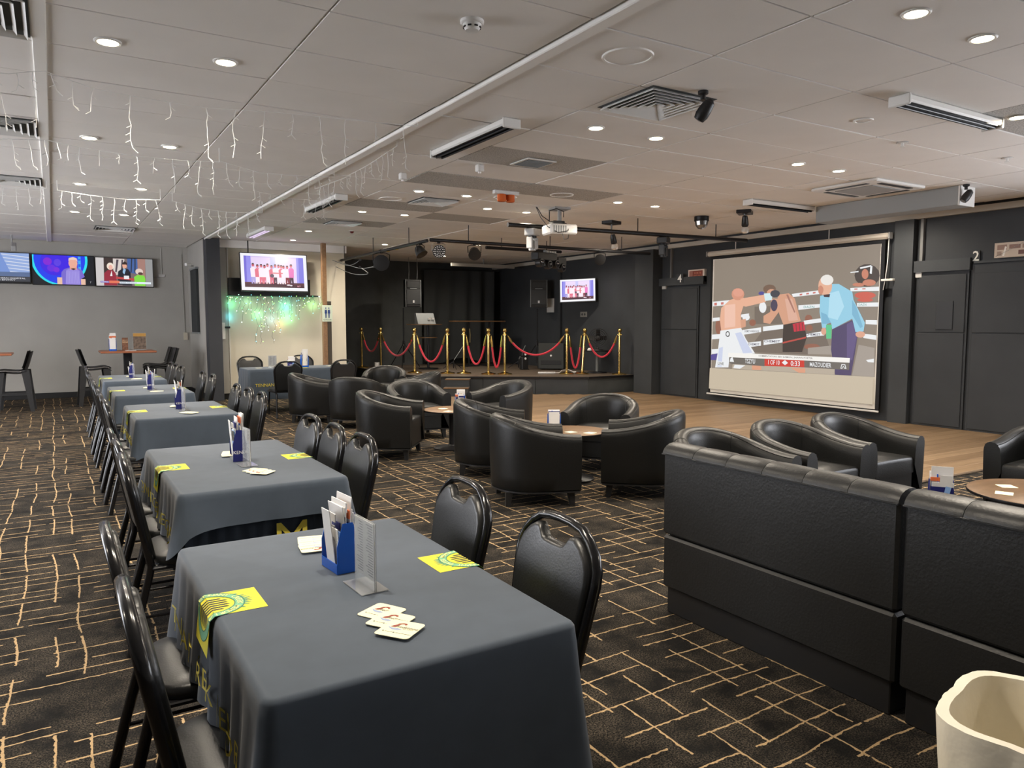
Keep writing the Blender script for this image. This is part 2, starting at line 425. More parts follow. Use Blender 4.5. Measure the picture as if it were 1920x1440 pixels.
# beside and behind the camera: walls with windows added to light the ceiling
def added_window_wall(axis,n,a0,a1,pos,idx0,sg=1,nm='wall_left',lit=()):
    L=(a1-a0)/n; q=0
    zs=(.55,2.75)
    mb=MB()
    def bx(u0,u1,z0,z1,t0,t1):
        if axis=='x': mb.bx(*sorted((pos-sg*t1,pos-sg*t0)),u0,u1,z0,z1)
        else: mb.bx(u0,u1,pos-t1,pos-t0,z0,z1)
    bx(a0,a1,0,zs[0],0,.12); bx(a0,a1,zs[1],HC+.1,0,.12)
    for k in range(n):
        bx(a0+k*L,a0+k*L+.25,zs[0],zs[1],0,.12); bx(a0+(k+1)*L-.25,a0+(k+1)*L,zs[0],zs[1],0,.12)
    struct(mb.build(nm,WDARK if sg<0 else WGREY,smooth=False))
    for k in range(n):
        u0,u1=a0+k*L+.25,a0+(k+1)*L-.25
        fr=MB(); 
        def fb(m_,p0,p1,z0,z1,t0,t1):
            (m_.bx(*sorted((pos-sg*t1,pos-sg*t0)),p0,p1,z0,z1) if axis=='x' else m_.bx(p0,p1,pos-t1,pos-t0,z0,z1))
        fb(fr,u0,u1,zs[0],zs[0]+.05,.03,.08); fb(fr,u0,u1,zs[1]-.05,zs[1],.03,.08); fb(fr,u0,u0+.05,zs[0],zs[1],.03,.08); fb(fr,u1-.05,u1,zs[0],zs[1],.03,.08); fb(fr,(u0+u1)/2-.025,(u0+u1)/2+.025,zs[0],zs[1],.03,.08)
        wf=struct(fr.build('added_window_%d'%(idx0+k),TRIMW,smooth=False))
        pn=MB(); fb(pn,u0+.05,(u0+u1)/2-.025,zs[0]+.05,zs[1]-.05,.05,.06); pn.build('pane',(emit((232,234,240),FILL_E,'fill_light_pane') if k in lit else mat('drawn_blind',(.42,.40,.37),.8)),wf,smooth=False)
        pn=MB(); fb(pn,(u0+u1)/2+.025,u1-.05,zs[0]+.05,zs[1]-.05,.05,.06); pn.build('pane',(emit((232,234,240),FILL_E,'fill_light_pane') if k in lit else mat('drawn_blind',(.42,.40,.37),.8)),wf,smooth=False)
added_window_wall('x',7,YF,YB,XL,1,1,'wall_left',(3,4,5))
added_window_wall('y',5,XL,XR,YF,8,1,'wall_front')
added_window_wall('x',2,YF,3.0,XR,13,-1,'wall_right_near',(0,1))

# ------------------------------------------------------------------ ceiling of lay-in tiles
ceil=struct(MB().bx(XL,XR,YF,YS,HC+.0205,HC+.12).build('ceiling',VOID,smooth=False))
colsL=[-2.52,-1.26,0.0,1.265,2.47]; colsR=[2.59,3.42,4.76,6.08,7.40,8.72,10.04,10.53]
TM={}
def tile_mesh(w,d,speck=False):
    k=(round(w,3),round(d,3),speck)
    if k not in TM:
        TM[k]=MB().rb(0,w,0,d,0,.016,.0012).mesh('tile',SPECK if speck else TILE,smooth=False)
    return TM[k]
rnd=random.Random(3)
def tile(x0,x1,y0,y1,speck=False):
    o=bpy.data.objects.new('tile',tile_mesh(x1-x0-.015,y1-y0-.015,speck)); COL.objects.link(o); o.parent=ceil
    o.location=(x0+.0075,y0+.0075,HC+rnd.choice((0,0,.001,.003)))
    o.rotation_euler=(rnd.uniform(-.002,.002),rnd.uniform(-.001,.001),0)
SP=[(4.0,6.3),(4.0,7.5),(4.9,7.6),(5.2,10.6),(4.0,9.9),(6.7,2.9),(4.0,11.3)]
rest=MB()
def fill(cols,ys):
    for a,b in zip(cols,cols[1:]):
        for c,d in zip(ys,ys[1:]):
            if c>1.15 and not (a<-1.3 and d<8) and not(a>4 and d<a*.42) : tile(a,b,c,d,any(a<p[0]<b and c<p[1]<d for p in SP))
            else: rest.rb(a+.0035,b-.0035,c+.0035,d-.0035,HC,HC+.016,.004)
ysL=[3.85+.63*k for k in range(-12,30)]; ysL=[v for v in ysL if YF-.1<v<YB-.2]+[YB]
ysR=[3.28+.667*k for k in range(-10,30)]; ysR=[v for v in ysR if v<YS-.3]+[YS]
fill(colsL,ysL); fill(colsR,[v for v in ysR])
for a,b in ((XL,-3.78),(-3.78,-2.52)):
    for c,d in zip(ysL,ysL[1:]): rest.rb(a+.0035,b-.0035,c+.0035,d-.0035,HC,HC+.016,.004)
r_=rest.build('tiles_out_of_view',TILE,ceil,smooth=False); r_['kind']='stuff'
for x in (-1.26,1.265,3.42,4.76,6.08,7.4,8.72,10.04):
    MB().bx(x-.004,x+.004,YF,YB if x<2.4 else YS,HC+.010,HC+.020).build('grid_bar',TBAR,ceil,smooth=False)
MB().rb(2.485,2.575,YF,YS-3,HC-.022,HC+.02,.006).build('main_rail',TBAR,ceil)
MB().rb(-.035,.035,YF,YB,HC-.012,HC+.016,.004).build('main_rail',TBAR,ceil)

# ------------------------------------------------------------------ ceiling fixtures
dl=thing('downlight','','downlight')
MB().lathe([(.046,.012),(.060,.004),(.062,-.004),(.056,-.008),(.047,-.006),(.046,.012)],20).build('trim_ring',METW,dl)
MB().lathe([(.0,-.004),(.030,-.0035),(.046,.0)],20).build('lens',emit((255,236,196),38,'warm_lamp'),dl)
la=bpy.data.lights.new('lamp','SPOT'); la.energy=DOWN_W; la.color=(1,.89,.74); la.shadow_soft_size=.045; la.spot_size=math.radians(165); la.spot_blend=.9
lo=bpy.data.objects.new('lamp',la); COL.objects.link(lo); lo.parent=dl; lo.location=(0,0,-.015)
dl.scale=(1.18,1.18,1.18)
DL=Stock(dl)
ordn=['nearest','second','third','fourth','fifth','sixth']
def pairs(name,xs,ys):
    for k,yy in enumerate(ys):
        for s,xx in zip(('left','right'),xs):
            DL.put('%s downlight of the %s pair %s'%(s,ordn[k],name),(xx,yy,HC),0,'ceiling downlights')
pairs('above the row of clothed tables',(.33,.96),(4.9,7.47,9.98,12.5))
pairs('between table row and lounge chairs',(3.83,4.48),(2.3,4.95,8.4,10.35))
pairs('over the dance floor',(6.41,7.06),(3.0,5.0,7.8))
for lb,x,y in (('downlight left of the white projector','5.22',9.18),('downlight close beside the white projector',5.87,9.19),('lone downlight over the far lounge chairs',3.84,13.02),('downlight beside the lighting bar near the stage',5.81,14.43),('downlight above the cream wall television',4.0,14.6)):
    DL.put('round recessed '+lb,(float(x),y,HC),0,'ceiling downlights')
def behind(x,y,lb): DL.put(lb,(x,y,HC),0,'ceiling downlights')
behind(.33,2.3,'added unseen downlight over the nearest table, left of its pair'); behind(.96,2.3,'added unseen downlight over the nearest table, right of its pair')  # pair above the view, added to light the near table
behind(4.1,-.4,'added unseen downlight behind the booth seats'); behind(-2.6,3.5,'added unseen downlight over the left aisle, nearest'); behind(-2.6,8.5,'added unseen downlight over the left aisle, middle'); behind(-2.6,13.5,'added unseen downlight over the left aisle, farthest')  # unseen lamps added outside the view for more light
behind(7.5,13.6,'downlight over the stage front behind the effect lights'); behind(9.3,13.0,'downlight over the right part of the stage'); behind(8.0,16.2,'added hidden downlight over the rear of the stage'); behind(9.75,6.3,'downlight over the far edge of the dance floor'); behind(8.8,10.4,'downlight in front of the stage right corner')  # the rear stage lamp is added to brighten the stage wall

sd=thing('smoke_detector','white dome smoke detector on the ceiling near the top edge','smoke detector',(1.94,3.57,HC))
MB().lathe([(.062,0),(.062,-.014),(.055,-.02)],24).build('base',METW,sd)
MB().lathe([(.05,-.02),(.048,-.03),(.044,-.036),(.036,-.052),(.0,-.056)],24).build('dome',METW,sd)
for k in range(8):
    a=2*PI*k/8; MB().rb(-.010,.010,-.003,.003,-.004,.004,.001,M=T(.0445*math.cos(a),.0445*math.sin(a),-.036)@RZ(a+PI/2)).build('slot',BLACKM,sd)
def round_speaker(lb,x,y,r=.115):
    o=thing('ceiling_speaker',lb,'speaker',(x,y,HC),0,'round ceiling speakers')
    MB().lathe([(r-.012,.004),(r,0),(r-.004,-.008),(r-.016,-.006),(r-.014,.004)],32).build('rim',TBAR,o)
    MB().lathe([(0,-.001),(r-.014,.001)],32).build('grille',TILE,o)
round_speaker('large round white ceiling speaker near the top edge',2.98,3.55,.155)
round_speaker('small plain round ceiling speaker above the dance floor',5.48,3.68,.075)
round_speaker('round ceiling speaker beside the red beacon',5.45,7.72,.15)
round_speaker('round ceiling speaker right of the beacon bracket',4.95,8.25,.15)
round_speaker('round ceiling speaker beside the small square diffuser',3.75,9.1,.15)
# square louvred diffusers
def diffuser(lb,cx,cy,s=.56,z=HC):
    o=thing('ceiling_diffuser',lb,'air vent',(cx,cy,z),0,'square ceiling diffusers')
    MB().bx(-s/2,s/2,-s/2,s/2,-.003,.0).build('backing',WBLACK,o,smooth=False)
    for k in range(6):
        a=s/2-.012-k*s/2/6.2; b=a-.018
        if b<.01: break
        mb=MB()
        for q in range(4):
            M=RZ(q*PI/2); mb.add([(-a,-a,-.024),(a,-a,-.024),(b,-b,-.005),(-b,-b,-.005),(-a,-a,-.021),(a,-a,-.021),(b,-b,-.002),(-b,-b,-.002)],[(0,3,2,1),(4,5,6,7),(0,1,5,4),(2,3,7,6)],0,M)
        mb.build('louvre',METW,o,smooth=False)
diffuser('large square louvred diffuser over the lounge chairs',3.78,4.18,.60)
diffuser('square louvred diffuser in the middle distance',4.3,9.0,.52)
diffuser('square louvred diffuser nearest the stage',4.0,11.7,.5)
gr=thing('return_grille','small dark square grille in a speckled tile','air vent',(4.12,6.33,HC))
MB().rb(-.17,.17,-.17,.17,-.012,0,.004).build('frame',METW,gr)
MB().bx(-.14,.14,-.14,.14,-.014,-.011).build('grille',BLACKM,gr,smooth=False)
for k in range(9): MB().bx(-.14,.14,-.135+k*.031,-.125+k*.031,-.019,-.013).build('slat',GREYM,gr,smooth=False)
for lb,cx,cy in (('slatted white diffuser in the top left corner',-.34,4.75),('slatted white diffuser, second along the left edge',-.34,7.35),('slatted white diffuser, third along the left edge',-.34,10.1),('slatted white diffuser nearest the wall televisions',.95,14.4)): diffuser(lb,cx,cy,.60)
# radiant strip heaters
def heater(lb,cx,cy,L,rz,drop=.055,lit=False):
    o=thing('strip_heater',lb,'heater',(cx,cy,HC),rz,'radiant strip heaters')
    z=-drop
    MB().rb(-L/2,L/2,-.075,.075,z,z+.053,.012).build('casing',METW,o)
    for s in (-1,1): MB().rb(s*L/2-.012,s*L/2+.012,-.08,.08,z-.02,z+.055,.006).build('end_cap',METW,o)
    MB().bx(-L/2+.02,L/2-.02,-.06,.06,z-.006,z+.001).build('reflector',DKGLASS,o,smooth=False)
    for s in (-1,1): MB().tube([(-L/2+.02,s*.028,z-.012),(L/2-.02,s*.028,z-.012)],.008,8).build('element',emit((226,205,235),1.1,'glowing_tube') if lit else BLACKM,o)
    for s in (-.35,.35):
        MB().bx(s*L-.012,s*L+.012,-.012,.012,z+.04,.002).build('hanger',METW,o,smooth=False)
heater('white strip heater along the rail, nearest',3.10,5.72,1.30,PI/2)
heater('white strip heater along the rail, middle',3.10,9.75,1.30,PI/2)
heater('strip heater with purple glow by the cream wall',3.10,13.4,1.3,PI/2,lit=True)
heater('wide strip heater over the dance floor near the right edge',5.72,3.15,1.25,0)
heater('white strip heater in front of the projection screen',8.32,6.75,1.25,0)
# cassette air conditioner and grey duct
o=thing('ceiling_cassette','white square cassette air conditioner in front of the screen','air conditioner',(8.2,5.42,HC))
MB().rb(-.47,.47,-.42,.42,-.035,0,.01).build('panel',METW,o)
MB().rb(-.27,.27,-.24,.24,-.045,-.034,.004).build('intake_grille',GREYP,o)
for a,b,c,d in ((-.30,.30,-.37,-.31),(-.30,.30,.31,.37),(-.42,-.36,-.26,.26),(.36,.42,-.26,.26)): MB().bx(a,b,c,d,-.040,-.034).build('air_slot',PLAST,o,smooth=False)
o=thing('duct_box','long grey bulkhead duct box under the ceiling','duct',(9.15,5.75,HC))
MB().rb(-.16,.16,-.95,.95,-.22,0,.006).build('casing',mat('duct_grey',(.30,.31,.31),.55),o)
MB().rb(-.165,.165,-.97,-.95,-.225,0,.003).build('end_plate',METW,o)
# small black horn speakers on the ceiling
def horn(lb,x,y,rz):
    o=thing('satellite_speaker',lb,'speaker',(x,y,HC),rz,'black satellite speakers')
    MB().lathe([(.035,0),(.035,-.02),(.018,-.03),(.018,-.06)],14).build('bracket',PLAST,o)
    M=T(0,-.02,-.12)@RX(math.radians(35))@Matrix.Scale(.8,4)
    MB().lathe([(.0,-.11),(.045,-.105),(.058,-.06),(.055,.0),(.045,.06),(.02,.085),(0,.088)],16,M=M).build('body',PLAST,o)
    MB().lathe([(.0,-.113),(.04,-.108)],16,M=M).build('grille',GREYM,o)
horn('black teardrop speaker beside the large diffuser',3.86,3.80,.5)
horn('black teardrop speaker on the end of the grey duct',9.0,4.72,1.0)
# red twin beacon
o=thing('warning_beacon','twin red and amber warning beacon on a white bracket','beacon',(4.72,7.85,HC))
MB().rb(-.17,.17,-.035,.035,-.045,0,.006).build('bracket',METW,o)
for s,mm in ((-.06,AMBER),(.06,AMBER)): MB().lathe([(.05,-.045),(.055,-.05),(.055,-.12),(.045,-.13),(0,-.132)],16,(s,0,0)).build('lamp_dome',mm,o)
for lb,x,y,mm in (('small white sensor box on the ceiling beside the strip heater',3.72,6.7,METW),('small white sensor box beside the string lights',3.23,7.5,METW)):
    o=thing('ceiling_sensor',lb,'sensor',(x,y,HC)); MB().rb(-.035,.035,-.035,.035,-.07,0,.008).build('case',mm,o); MB().lathe([(.018,-.07),(.014,-.085),(0,-.088)],10).build('lens',LENS,o)
o=thing('fire_sensor','small dark red dot sensor on the ceiling','sensor',(4.48,12.63,HC)); MB().lathe([(.035,0),(.035,-.02),(.02,-.04),(0,-.042)],12).build('dome',mat('dark_red_plastic',(.12,.02,.02),.4),o); MB().lathe([(.05,0),(.05,-.008),(.036,-.01)],12).build('base',METW,o)
for lb,x,y in (('tiny sprinkler head over the dance floor',6.44,3.94),('tiny sprinkler head near the right edge',7.89,3.77)):
    o=thing('sprinkler_head',lb,'sprinkler',(x,y,HC)); MB().lathe([(.05,0),(.045,-.006),(.012,-.008),(.010,-.035),(.022,-.036),(.022,-.040),(0,-.041)],12).build('body',METW,o); MB().lathe([(.051,.0),(.051,-.003)],12).build('rose',GREYP,o)
# projector on its pole
o=thing('projector','white ceiling projector with looping black cables','projector',(6.05,8.62,HC),math.radians(-12))
MB().rb(-.12,.12,-.12,.12,-.03,0,.005).build('ceiling_plate',GREYP,o)
MB().tube([(0,0,-.03),(0,0,-.22)],.028,12).build('pole',GREYP,o)
MB().rb(-.20,.20,-.17,.17,-.37,-.235,.02).build('body',METW,o)
MB().rb(-.13,.04,-.10,.08,-.236,-.185,.008).build('media_box',PLAST,o)
MB().lathe([(.05,0),(.05,.03),(.035,.035),(0,.03)],16,(.205,.05,-.30),ax='x').build('lens',DKGLASS,o)
for k in range(6): MB().bx(-.16+k*.035,-.145+k*.035,-.173,-.168,-.35,-.26).build('vent_slot',GREYM,o,smooth=False)
for pts in ([(-.35,.0,0),(-.30,-.05,-.15),(-.22,-.12,-.28),(-.1,-.19,-.36),(.05,-.18,-.33),(.08,-.14,-.25),(.0,-.1,-.2)],[(-.33,.02,0),(-.26,0,-.12),(-.16,-.05,-.2),(-.06,-.08,-.2)],[(-.2,-.1,-.06),(-.1,-.13,-.03),(.02,-.1,-.06),(.06,0,-.12)],[(-.02,-.15,-.36),(.0,-.17,-.45),(.06,-.16,-.43),(.09,-.12,-.37)]):
    MB().tube([tuple(p) for p in pts],.006,6).build('cable',PLAST,o)
# ================================================================== tub chairs
def ss(a,b,x):
    t=max(0,min(1,(x-a)/(b-a))); return t*t*(3-2*t)
def make_tub():
    t=thing('tub_chair','','chair')
    W,yf,R=.375,.34,.375
    # outer plan, from left front round the back to right front (chair faces +y)
    pl=[]
    ns=5
    for k in range(ns): pl.append((-W,yf-(yf+.0)*k/ns))
    na=20
    for k in range(na+1):
        a=PI+PI*k/na; pl.append((W*math.cos(a),-.0+.355*math.sin(a)))
    for k in range(1,ns+1): pl.append((W,yf*k/ns))
    n=len(pl)
    # running length
    s=[0]
    for i in range(1,n): s.append(s[-1]+math.dist(pl[i],pl[i-1]))
    tot=s[-1]
    def rim(i):
        u=abs(s[i]/tot-.5)*2      # 0 at back, 1 at arm front
        return .735-.145*ss(.05,.98,u)
    def ring(i,inset,zf):
        p=Vector(pl[i]); q0=Vector(pl[max(i-1,0)]); q1=Vector(pl[min(i+1,n-1)]); d=(q1-q0).normalized()
        nrm=Vector((-d.y,d.x))      # pointing inwards
        return p+nrm*inset
    prof=[]   # (inset, kind, z) round the section: outer bottom -> over the roll -> inner bottom
    def section(i):
        h=rim(i); th=.118; out=[]
        for ins,z in ((.028,.128),(.012,.14),(.006,.25),(.0,.42),(-.002,h-.07),(.0,h-.045),(.008,h-.022),(.022,h-.007),(.045,h),(.072,h-.004),(.095,h-.018),(.11,h-.045),(.118,h-.09),(.122,.45),(.125,.36)):
            p=ring(i,ins,z); out.append((p.x,p.y,z))
        return out
    secs=[section(i) for i in range(n)]; k=len(secs[0])
    mb=MB(); vs=[p for q in secs for p in q]; fs=[]
    for i in range(n-1):
        for j in range(k-1): fs.append((i*k+j,i*k+j+1,(i+1)*k+j+1,(i+1)*k+j))
    fs.append(tuple(range(k))); fs.append(tuple(range((n-1)*k,n*k))[::-1])
    mb.add(vs,fs)
    mb.build('shell',LEATHER,t,ang=50)
    # piping on both edges of the rim and seams down the inside back
    MB().tube([secs[i][6] for i in range(n)],.0035,6).build('piping',LEATHER,t)
    MB().tube([secs[i][10] for i in range(n)],.0035,6).build('piping',LEATHER,t)
    for i in (9,n-10):
        MB().tube([secs[i][j] for j in range(6,15)],.003,5).build('seam',LEATHER,t)
    # seat cushion and front apron
    out=[]
    for i in range(n): 
        p=ring(i,.124,0); out.append((p.x,p.y))
    seat=[(x,min(y,.33)) for x,y in out]
    zt=.43
    mb=MB(); m=len(seat)
    levels=[(1.0,.30),(1.0,zt-.03),(.985,zt-.012),(.95,zt),(.5,zt+.012)]
    vs=[]
    cx,cy=0,.03
    for sc_,z in levels: vs+=[(cx+(x-cx)*sc_,cy+(y-cy)*sc_,z) for x,y in seat]
    fs=[]
    for l in range(len(levels)-1):
        for i in range(m): j=(i+1)%m; fs.append((l*m+i,l*m+j,(l+1)*m+j,(l+1)*m+i))
    fs.append(tuple(range((len(levels)-1)*m,len(levels)*m)))
    mb.add(vs,fs); mb.build('seat',LEATHER,t,ang=50)
    MB().rb(-.25,.25,.24,.325,.128,.31,.012).build('apron',LEATHER,t)
    MB().prism([(x*.97,y*.97) for x,y in pl],.118,.130).build('base',PLAST,t,smooth=False)
    for sx,sy in ((-1,1),(1,1),(-.82,-1),(.82,-1)):
        x,y=sx*.285,(.27 if sy>0 else -.235)
        vs=[]
        for z,h in ((.001,.019),(.12,.029)):
            ox=x+(0 if z>.1 else sx*.012); oy=y+(0 if z>.1 else sy*.012)
            vs+=[(ox-h,oy-h,z),(ox+h,oy-h,z),(ox+h,oy+h,z),(ox-h,oy+h,z)]
        MB().add(vs,[(3,2,1,0),(4,5,6,7),(0,1,5,4),(1,2,6,5),(2,3,7,6),(3,0,4,7)]).build('leg',PLAST,t,smooth=False)
    return t
TUB=Stock(make_tub())
def tub(lb,x,y,fx,fy,grp='black leather tub chairs'):
    TUB.put(lb,(x,y,0),math.atan2(fy,fx)-PI/2,grp)
tub('black tub chair with its rounded back to the camera, nearest of the lounge',3.42,5.27,.93,-.36)
tub('black tub chair seen in profile, left of the booth, facing left',4.42,4.98,-.72,.70)
tub('black tub chair open towards the camera behind the near round table',4.86,6.12,-.80,-.60)
tub('black tub chair half hidden behind the nearest tub chair',3.68,6.45,.82,-.57)
tub('black tub chair just behind the second table chairs, back to camera',3.18,7.88,.80,-.60)
tub('black tub chair facing the camera behind the middle round table',4.02,9.0,-.12,-1)
tub('black tub chair facing left, with dance floor right behind it',5.0,8.35,-.97,-.22)
tub('black tub chair close to the clothed far table, facing right',3.32,11.25,.9,-.42)
tub('black tub chair turned away, left of middle, far lounge group',3.68,10.35,.55,.83)
tub('black tub chair facing the camera, nearest the rope barrier',4.88,12.22,-.45,-.89)
tub('black tub chair mostly hidden behind the middle lounge chairs',4.85,10.75,-.95,.30)
tub('black tub chair directly behind the booth, left of the three',3.97,3.62,.03,-1)
tub('black tub chair behind the booth, middle of the three',4.80,3.65,.02,-1)
tub('black tub chair behind the booth, right of the three, seat showing',5.58,3.69,.0,-1)
tub('black tub chair cut off by the right edge of the picture',6.42,2.6,-1,-.08)

# ================================================================== round lounge tables
def round_table(lb,x,y,r=.36,h=.47):
    o=thing('round_table',lb,'table',(x,y,0),0,'round timber coffee tables')
    MB().lathe([(0,h-.022),(r-.01,h-.022),(r,h-.014),(r,h-.004),(r-.006,h),(0,h)],40).build('table_top',ROUNDW,o)
    MB().lathe([(r+.001,h-.02),(r+.003,h-.012),(r+.001,h-.004)],40).build('edge_band',BLACKM,o)
    MB().tube([(0,0,.03),(0,0,h-.02)],.038,16).build('pedestal',BLACKM,o)
    MB().lathe([(.22,0.001),(.222,.012),(.20,.02),(.05,.035),(.04,.05)],32).build('base',BLACKM,o)
    return o
round_table('round timber table among the four nearest tub chairs',4.18,5.74,.34)
round_table('round timber table among the middle tub chairs',4.0,7.9,.34)
round_table('round timber table among the farthest tub chairs',4.2,11.4,.34)
round_table('round timber table with coasters behind the booth at right',5.04,2.08,.42,.48)
def square_coaster_card(lb,x,y,z,rz,parent_list=None):
    o=MB().rb(-.046,.046,-.046,.046,0,.0018,.0006).build('beer_coaster',CREAMC,None,(x,y,z),(0,0,rz),smooth=False)
    tag(o,lb,'coaster','loose beer coasters'); return o

# ================================================================== banquet chairs
def make_banquet(name='banquet_chair',backmat=VINYL):
    t=thing(name,'','chair')
    sw=.215
    # seat: faces +y
    MB().rb(-sw,sw,-.20,.22,.385,.40,.004).build('seat_board',BLACKM,t)
    pl=[]
    for k in range(28):
        a=2*PI*k/28; c,s_=math.cos(a),math.sin(a)
        px=(abs(c)**.45)*(1 if c>0 else -1)*.215; py=(abs(s_)**.5)*(1 if s_>0 else -1)*.212+.01
        pl.append((px,py))
    levels=[(1.0,.40),(1.012,.415),(1.0,.432),(.95,.440),(.55,.446)]
    vs=[(x*q,y*q,z) for q,z in levels for x,y in pl]; m=28; fs=[]
    for l in range(4):
        for i in range(m): j=(i+1)%m; fs.append((l*m+i,l*m+j,(l+1)*m+j,(l+1)*m+i))
    fs.append(tuple(range(4*m,5*m)))
    MB().add(vs,fs).build('seat',VINYL,t,ang=60)
    # back in its own tilted plane: local (x, h) with h along the back
    lean=math.radians(11); org=Vector((0,-.205,.40))
    def BP(x,h,d): # d forward of the back plane
        return (x, org.y-math.sin(lean)*h+math.cos(lean)*d, org.z+math.cos(lean)*h+math.sin(lean)*d)
    outl=[(-.180,.0),(-.192,.12),(-.208,.26),(-.217,.34),(-.214,.382),(-.194,.420),(-.156,.456),(-.115,.480),(-.06,.489),(0,.491)]
    outl=outl+[(-x,h) for x,h in outl[-2::-1]]
    # frame tube: also the rear legs
    legL=[(-.185,-.40)]; 
    path=[(-.195,-.305,.001),(-.185,-.255,.2),(-.172,-.212,.36)]+[BP(x,h,0) for x,h in outl]+[(.172,-.212,.36),(.185,-.255,.2),(.195,-.305,.001)]
    MB().tube(path,.0145,10,flat=(1.0,1.2)).build('back_frame',FRAME,t,ang=60)
    for s in (-1,1):
        MB().tube([(s*.185,.19,.39),(s*.192,.205,.2),(s*.197,.215,.001)],[.0135,.0125,.011],10).build('leg',FRAME,t)
        MB().tube([(s*.178,-.19,.392),(s*.186,.19,.392)],.011,8).build('seat_rail',FRAME,t)
        MB().tube([(s*.189,-.262,.17),(s*.192,.205,.17)],.007,6).build('stretcher',FRAME,t)
    MB().tube([(-.186,.19,.392),(.186,.19,.392)],.011,8).build('seat_rail',FRAME,t)
    # padded back with a notched top below the hand grip
    def inset(k):
        pad=[(-.168,.02),(-.181,.12),(-.197,.26),(-.205,.34),(-.200,.374),(-.182,.408),(-.148,.440),(-.116,.458),(-.094,.459),(-.078,.446),(-.064,.426),(-.046,.420),(0,.419)]
        pad=pad+[(-x,h) for x,h in pad[-2::-1]]
        cx,ch=0,.22
        return [(cx+(x-cx)*(1-k*(1 if abs(x)>.08 else .3)),ch+(h-ch)*(1-k)) for x,h in pad]
    def padmesh(front,mm,nm):
        lv=[(0,-.006),(.0,.012),(.018,.022),(.045,.0275),(.07,.0285),(.085,.0288)]
        vs=[]; fs=[]
        for k,d in lv: vs+=[BP(x,h,d if front else -d*.35) for x,h in inset(k)]
        m=len(inset(0))
        for l in range(len(lv)-1):
            for i in range(m):
                j=(i+1)%m; f=(l*m+i,l*m+j,(l+1)*m+j,(l+1)*m+i); fs.append(f[::-1] if front else f)
        f=tuple(range((len(lv)-1)*m,len(lv)*m)); fs.append(f[::-1] if front else f)
        MB().add(vs,fs).build(nm,mm,t,ang=60)
    padmesh(True,VINYL,'back_pad'); padmesh(False,backmat,'back_panel')
    # grip bar between pad and frame
    return t
BQ=Stock(make_banquet())
TN=['nearest clothed table','second clothed table','third clothed table','fourth clothed table','last clothed table']
PN={2:['nearer','farther'],3:['nearest','middle','farthest']}
def bq_side(ti,side,xb,ys):
    for k,yy in enumerate(ys):
        # xb: where the top of the back stands
        x=xb+(-.295 if side=='right' else .295)+random.uniform(-.006,.006)
        lb='black vinyl banquet chair on the %s of the %s, %s of %d'%(side,TN[ti],PN[len(ys)][k],len(ys))
        BQ.put(lb,(x,yy,0),(PI/2 if side=='right' else -PI/2)+random.uniform(-.05,.05),'banquet chairs along the table row')
bq_side(0,'right',1.345,(1.90,2.55)); bq_side(0,'left',.115,(1.90,2.50))
bq_side(1,'right',1.43,(3.88,4.37,4.86)); bq_side(1,'left',.25,(3.84,4.32,4.80))
bq_side(2,'right',1.53,(6.72,7.22,7.72)); bq_side(2,'left',.32,(6.72,7.22,7.74))
bq_side(3,'right',1.58,(9.35,10.0)); bq_side(3,'left',.33,(8.9,9.4,9.9))
bq_side(4,'right',1.52,(11.4,11.95,12.5)); bq_side(4,'left',.35,(11.3,11.9))
for lb,x,y,rz in (('black banquet chair with its fabric back to the camera, left of the far table','3.12',12.12,0),('black banquet chair with its fabric back to the camera, right of the far table',4.02,12.15,.05),('banquet chair behind the far table, left by the column',2.98,13.62,PI),('banquet chair behind the far table, right by the timber post',3.92,13.66,PI)):
    BQ.put(lb,(float(x),y,0),rz,'banquet chairs at the far table')

